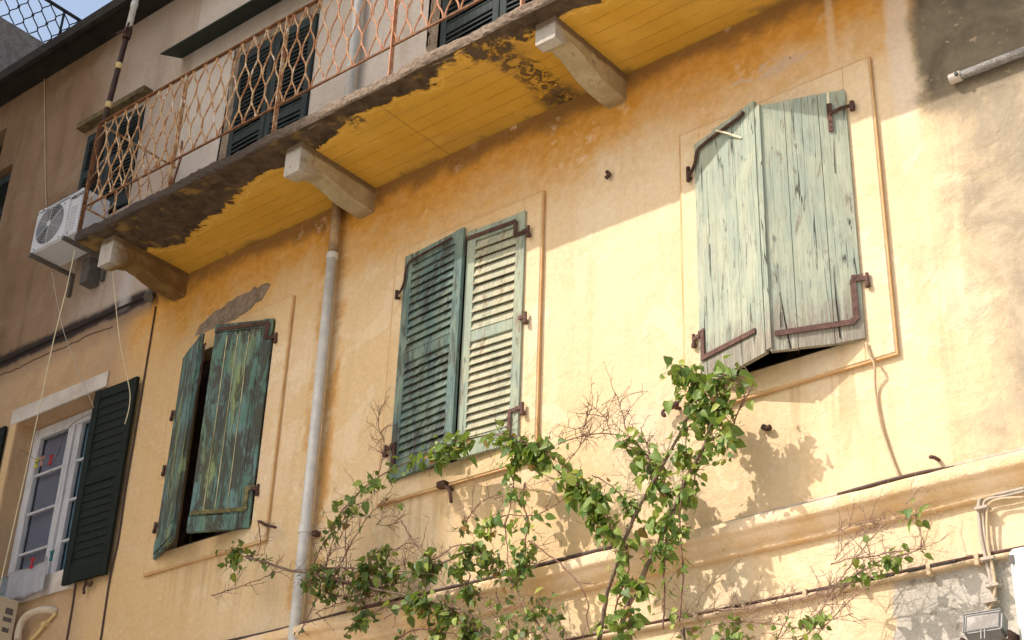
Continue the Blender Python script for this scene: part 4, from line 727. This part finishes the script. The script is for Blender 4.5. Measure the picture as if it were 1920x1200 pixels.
# ---------------------------------------------------------------- hooks, nails, cables
def hook(pts,r,label,cat='shutter hook',extra=None,mat='iron_red',flat=None):
    bm=bmesh.new(); tube(bm,smoothpath(pts,4),r,7)
    if extra: tube(bm,smoothpath(extra,3),r*1.1,7)
    tag(world('shutter_hook' if cat!='nail' else 'nail',bm,mat,smooth=True),label,cat,'iron shutter hooks on the walls' if cat!='nail' else 'iron stubs and nails in the yellow wall')
d=V['dogS']; bm=bmesh.new(); tube(bm,smoothpath(d,4),.011,7); m0=Vector(d[5]); tube(bm,[Vector(d[4]),m0,Vector(d[6])],.022,8); tube(bm,V['dogS_base'],.014,6)
tag(world('shutter_hook',bm,'iron_red',smooth=True),'S shaped rusty iron shutter hook left of the tall leafy cluster','shutter hook','iron shutter hooks on the walls')
hook(V['dogL'],.012,'dark iron hook below the dark green shutter','shutter hook',V['dogL2'],'iron')
hook(V['dogM'],.013,'bent rusty hook under the middle louvered window','shutter hook',[V['dogM'][1],[V['dogM'][1][0],0,V['dogM'][1][2]]])
hook(V['dogLW'],.013,'dark iron shutter hook at the lower right corner of left window','shutter hook',None,'iron')
bm=bmesh.new(); p=Vector(V['dogM'][0]); box(bm,p.x-.03,p.x+.05,-.10,-.04,p.z-.02,p.z+.03); tag(world('iron_block',bm,'iron',bevel=.005),'small dark iron block holding the bent hook under the middle window','iron block')
hook(V['hookblob1'],.016,'dark iron stub in bare wall between middle and right windows','nail',None,'iron')
hook(V['blob2'],.020,'rusty iron lump on the wall right of the leafy cluster','nail',None,'iron')
hook(V['nail'],.012,'rusty nail jutting from the wall above the right end of cornice','nail')
string('cable',V['cable_crack'],.009,'cable','dark cable down the joint between brown and yellow houses','cable')
string('cable',V['cable_low'],.009,'cable','short dark cable below the dark green shutter','cable')
string('cord',V['cord'],.0085,'cable_tan','tan cord hanging from the right plank shutter to the cornice','cord')
bm=bmesh.new(); pts=[(x,-.045-.012*math.sin(x*2.3),5.205+.012*math.sin(x*1.7+1)) for x in [-11.4+.2*k for k in range(63)]]; tube(bm,smoothpath(pts,2),.0125,6)
tag(world('cornice_cable',bm,'cable_grey',smooth=True),'grey cable lying along the top of cornice','cable','cables on the cornice')
bm=bmesh.new(); pts=[(x,-.075-.010*math.sin(x*1.9+2),5.203+.008*math.sin(x*2.9)) for x in [-11.4+.2*k for k in range(29)]]; tube(bm,smoothpath(pts,2),.015,6)
tag(world('cornice_cable',bm,'cable',smooth=True),'thick black cable on the cornice behind the climbing plants','cable','cables on the cornice')
bm=bmesh.new(); pts=[(-4.15,-.055,5.205),(-3.9,-.06,5.212),(-3.6,-.055,5.216),(-3.4,-.04,5.205)]; tube(bm,smoothpath(pts,4),.012,6)
tag(world('cornice_cable',bm,'cable',smooth=True),'short dark cable bowed above the cornice at the tan cord','cable','cables on the cornice')
t=thing('wall_conduit','pair of flaking cream conduits clipped along the wall under the cornice','conduit',(-4.3,-.03,4.6))
for z,mt,rr_ in ((4.655,'iron_red',.010),(4.628,'cable_tan',.017)): world('conduit',T([(x,-.025-.003*math.sin(x*5),z+.003*math.sin(x*3)+ (0.0)) for x in [-8+.15*k for k in range(33)]]+[(-3.05,-.025,z)] ,rr_,8),mt,t,smooth=True)
for x in (-5.2,-4.85,-4.42,-4.05,-3.62,-3.33): world('conduit_clip',B((x-.012,x+.012,-.052,-.001,4.60,4.665)),'cable_tan',t)
world('flaked_gap',B(*[(x,x+w_,-.046,-.022,4.641,4.650) for x,w_ in ((-4.35,.22),(-4.02,.18),(-3.75,.3),(-5.0,.1))]),'black',t)
t=thing('cable_bundle','bundle of grey cables bending down the wall to the floodlight','cables',(-3.2,-.03,4.3))
for k,(P_,r_,mt) in enumerate(zip(V['cablesR'],(.0135,.008,.008),('iron_red','cable_grey','cable_tan'))): world('cable',T([(x,y-.012*k,z) for x,y,z in map(tuple,smoothpath(P_,4))],r_,7),'cable_grey' if k==0 else mt,t,smooth=True)
for k,(i,) in enumerate(((3,),(5,),(6,),(7,))):
    p=Vector(V['cablesR'][1][i]); world('cable_tie',B((p.x-.04,p.x+.035,-.075,-.012,p.z-.008,p.z+.008)),'cable_grey',t)
bm=bmesh.new(); tube(bm,smoothpath([(-3.02,-.02,5.02),(-3.18,-.02,5.0),(-3.24,-.02,4.93),(-3.25,-.02,4.8)],4),.007,6)
# floodlight
t=thing('floodlight','small rectangular aluminium floodlight with clouded glass at lower right','floodlight',(-3.26,-.2,4.1))
bm=bmesh.new(); prism(bm,[(-.095,-.065),(.095,-.065),(.105,-.05),(.105,.05),(.095,.065),(-.095,.065),(-.105,.05),(-.105,-.05)],-.03,.05,'y'); o=new('housing',bm,'alu',t,(0,0,.10)); o.rotation_euler=(R(-22),0,R(4))
bm=bmesh.new(); prism(bm,[(-.082,-.052),(.082,-.052),(.088,-.045),(.088,.045),(.082,.052),(-.082,.052),(-.088,.045),(-.088,-.045)],-.036,-.030,'y'); new('glass',bm,'lampglass',o)
bm=bmesh.new(); q=[(-.10,-.045,-.06),(-.10,-.045,.058),(.10,-.045,.058),(.10,-.045,-.06),(-.10,-.045,-.06)]; tube(bm,q,.006,6); tube(bm,[(0,-.045,-.06),(0,-.04,-.12)],.006,6); tube(bm,[(.02,-.045,-.06),(.02,-.04,-.12)],.006,6); new('wire_guard',bm,'alu',o)
world('mounting_bracket',B((-3.40,-3.385,-.22,-.001,4.10,4.15),(-3.135,-3.12,-.22,-.001,4.10,4.15),(-3.40,-3.12,-.02,-.001,4.08,4.17)),'iron',t)
# cabinet
t=thing('meter_cabinet','pale enamelled wall cabinet cut by the lower right edge','cabinet',(-2.7,-.1,3.6))
world('box',B((-3.11,-2.2,-.14,-.001,3.6,4.62)),'cabinet',t,bevel=.02); world('door',B((-3.085,-2.22,-.165,-.141,3.63,4.595)),'cabinet',t,bevel=.012)
world('door_hinge',B((-3.10,-3.07,-.172,-.166,4.52,4.57)),'grey',t)
# pipe on the bare render
t=thing('broken_pipe','short white broken pipe fixed to stained render at upper right','pipe',(-2.9,-.05,7.86))
world('pipe',T([(-3.12,-.045,7.865),(-2.72,-.045,7.86),(-2.3,-.045,7.85)],.031,12),'pipe_grey',t,smooth=True)
world('end_cap',T([(-3.14,-.045,7.865),(-3.06,-.045,7.864)],.036,12),'lintel',t); world('bolt',T([(-3.08,-.09,7.86),(-3.08,-.08,7.86)],.014,8),'black',t)
# ---------------------------------------------------------------- climbers
def leaf(bm,p,d,nrm,L_,W_,fold,curl):
    d=d.normalized(); s_=d.cross(nrm); s_=s_.normalized() if s_.length>1e-4 else d.orthogonal().normalized(); n_=s_.cross(d)
    def q(u,v,h): return bm.verts.new(p+d*(u*L_)+s_*(v*W_)+n_*(h*L_))
    b=q(0,0,0); m1=q(.38,0,-.02); m2=q(.7,0,-curl*.5); tip=q(1.02,0,-curl)
    l1=q(.12,.38,fold); l2=q(.42,.50,fold*.9); l3=q(.72,.30,fold*.4-curl*.5)
    r1=q(.12,-.38,fold); r2=q(.42,-.50,fold*.9); r3=q(.72,-.30,fold*.4-curl*.5)
    for f in ((b,m1,l2,l1),(m1,m2,l3,l2),(m2,tip,l3),(b,r1,r2,m1),(m1,r2,r3,m2),(m2,r3,tip)): bm.faces.new(f)
def twig(bm,p,d,L_,r,rn,depth=0):
    n=max(3,int(L_/.035)); q=Vector(p); pts=[q.copy()]; d=d.normalized(); brs=[]
    for i in range(n):
        d=(d+Vector((rn.uniform(-.3,.3),rn.uniform(-.2,.2),rn.uniform(-.28,.28)))).normalized(); q=q+d*L_/n
        if q.y>-.012: q.y=-.012; d.y=-abs(d.y)
        pts.append(q.copy())
        if rn.random()<.75: brs.append((q.copy(),d.copy(),i/n))
    tube(bm,pts,r,3,False,r*.45)
    for q,dd,f in brs:
        sd=(dd.orthogonal().normalized()@Matrix.Rotation(0,3,'X') if False else Vector((rn.uniform(-1,1),rn.uniform(-.5,.5),rn.uniform(-1,1))).normalized()+dd*.5)
        if depth<1 and rn.random()<.42: twig(bm,q,sd,L_*(1-f)*rn.uniform(.3,.7)+.03,r*.75,rn,depth+1)
        else: tube(bm,[q,q+sd*rn.uniform(.012,.028)],r*.7,3,False,r*.2)
def plant(name,label,cat,stems,seed,leafm,twigm,base,lsize=.074,dens=1,roots=()):
    rn=random.Random(seed); t=thing(name,label,cat,base,'thorny climbing plants along the cornice'); nleaf=0
    lb=bmesh.new(); tb=bmesh.new()
    for pts,r,ld,td in stems:
        P_=smoothpath(pts,5); L_=sum((a-b).length for a,b in zip(P_,P_[1:]))
        P_=[p+Vector((rn.uniform(-.004,.004),rn.uniform(-.004,.004),rn.uniform(-.004,.004))) for p in P_]
        bm=bmesh.new(); tube(bm,P_,r,6,True,max(.0025,r*.55)); world('stem',bm,'stem' if r>.006 else twigm,t,smooth=True)
        # walk
        n=int(L_*ld*44*dens)
        cum=[0]
        for a,b in zip(P_,P_[1:]): cum.append(cum[-1]+(b-a).length)
        def at(s_):
            for i in range(len(P_)-1):
                if cum[i+1]>=s_: return P_[i]+(P_[i+1]-P_[i])*((s_-cum[i])/max(1e-6,cum[i+1]-cum[i])),(P_[i+1]-P_[i])
            return P_[-1],P_[-1]-P_[-2]
        yk=rn.random(); clump=[rn.uniform(0,L_) for _ in range(max(2,int(L_*7)))]; ls=1+.25*(ld>2.2)-.12*(ld<1.5)
        for k in range(n):
            s_=min(L_,max(0,rn.choice(clump)+rn.gauss(0,.022))) if rn.random()<.88 else rn.uniform(0,L_)
            p,dv=at(s_); sc=.028+.016*ld/3
            o=Vector((rn.gauss(0,sc),rn.gauss(0,sc*.75),rn.gauss(0,sc)-.015)); q=p+o
            if q.y>-.03: q.y=-.03-rn.random()*.05
            d=Vector((rn.gauss(0,.6),rn.gauss(-.15,.5),rn.gauss(-.55,.55))); nm=Vector((rn.gauss(-.3,.5),rn.gauss(-.7,.4),rn.gauss(.6,.5))).normalized()
            sz=lsize*rn.choice((.45,.6,.8,.9,1,1.25))*ls; leaf(lb,q,d,nm,sz,sz*rn.uniform(.6,.82),rn.uniform(.0,.26),rn.uniform(-.05,.38)); nleaf+=1
            if rn.random()<.6: tube(tb,[p,p+(q-p)*.5+Vector((0,0,.01)),q],.0016,3,False)
        for k in range(int(L_*td*17)):
            s_=rn.uniform(0,L_); p,dv=at(s_); d=Vector((rn.uniform(-1,1),rn.uniform(-.5,.4),rn.uniform(-.8,1)))+dv.normalized()*.7
            twig(tb,p,d,rn.uniform(.05,.26),.0028,rn)
        for k in range(int(L_*22)):
            p,dv=at(rn.uniform(0,L_)); d=Vector((rn.uniform(-1,1),rn.uniform(-1,1),rn.uniform(-1,1))).normalized(); tube(tb,[p,p+d*(r+rn.uniform(.008,.016))],.0016,3,False,.0005)
    for a,b,r in roots:
        world('stem',T(smoothpath([a,((a[0]+b[0])/2+.1,a[1]-.05,(a[2]+b[2])/2),b],6),r,7),'stem',t,smooth=True)
    if len(lb.faces): world('foliage',lb,leafm,t,smooth='raw')
    else: lb.free()
    world('twigs',tb,twigm,t,smooth='raw')
    return nleaf
n1=plant('climbing_plant','tall leafy climber with two crossing stems reaching the right window','climbing plant',V['climber'],11,'leaf','twig',(-5.9,-.35,0),lsize=.068,dens=1.0,roots=((V['climber'][0][0][0],(-5.6,-.3,0),.02),(V['climber'][1][0][0],(-5.9,-.3,0),.016)))
n2=plant('climbing_plant','dark tangled thorny climber spreading left over the cornice to the drainpipe','climbing plant',V['bush'],12,'leaf_dark','twig',(-7.4,-.3,0),lsize=.060,dens=1.15,roots=(([V['bush'][0][0][-1][0],V['bush'][0][0][-1][1],V['bush'][0][0][-1][2]],(-6.4,-.3,0),.02),(V['bush'][13][0][-1],(-6.2,-.3,0),.016)))
n3=plant('climbing_plant','mostly bare thorny climber with few leaves under the cornice at right','climbing plant',V['dry'],13,'leaf','twig_dry',(-4.5,-.28,0),roots=((V['dry'][0][0][0],(-4.6,-.3,0),.014),(V['dry'][8][0][0],(-5.0,-.3,0),.014)))
# ---------------------------------------------------------------- tall building across the street that shades the left half
ob=thing('opposite_tower','tall plain building across the street shading the left half','building',(-24,-13,0))
bm=bmesh.new(); prism(bm,[(-48,-10.2),(-16.2,-10.2),(-23.9,-20.2),(-48,-20.2)],0,46,'z'); world('wall',bm,'tower',ob)
world('window_recess',B(*[(x,x+.9,-10.23,-10.19,z,z+1.5) for x in (-44,-41,-38,-35,-32,-29.5,-27,-24.5,-22,-20,-18) for z in (1.2,4.8,8.4,12,15.6,19.2,22.8,26.4)]),'green_dark',ob)

print('leaves',n1,n2,n3)
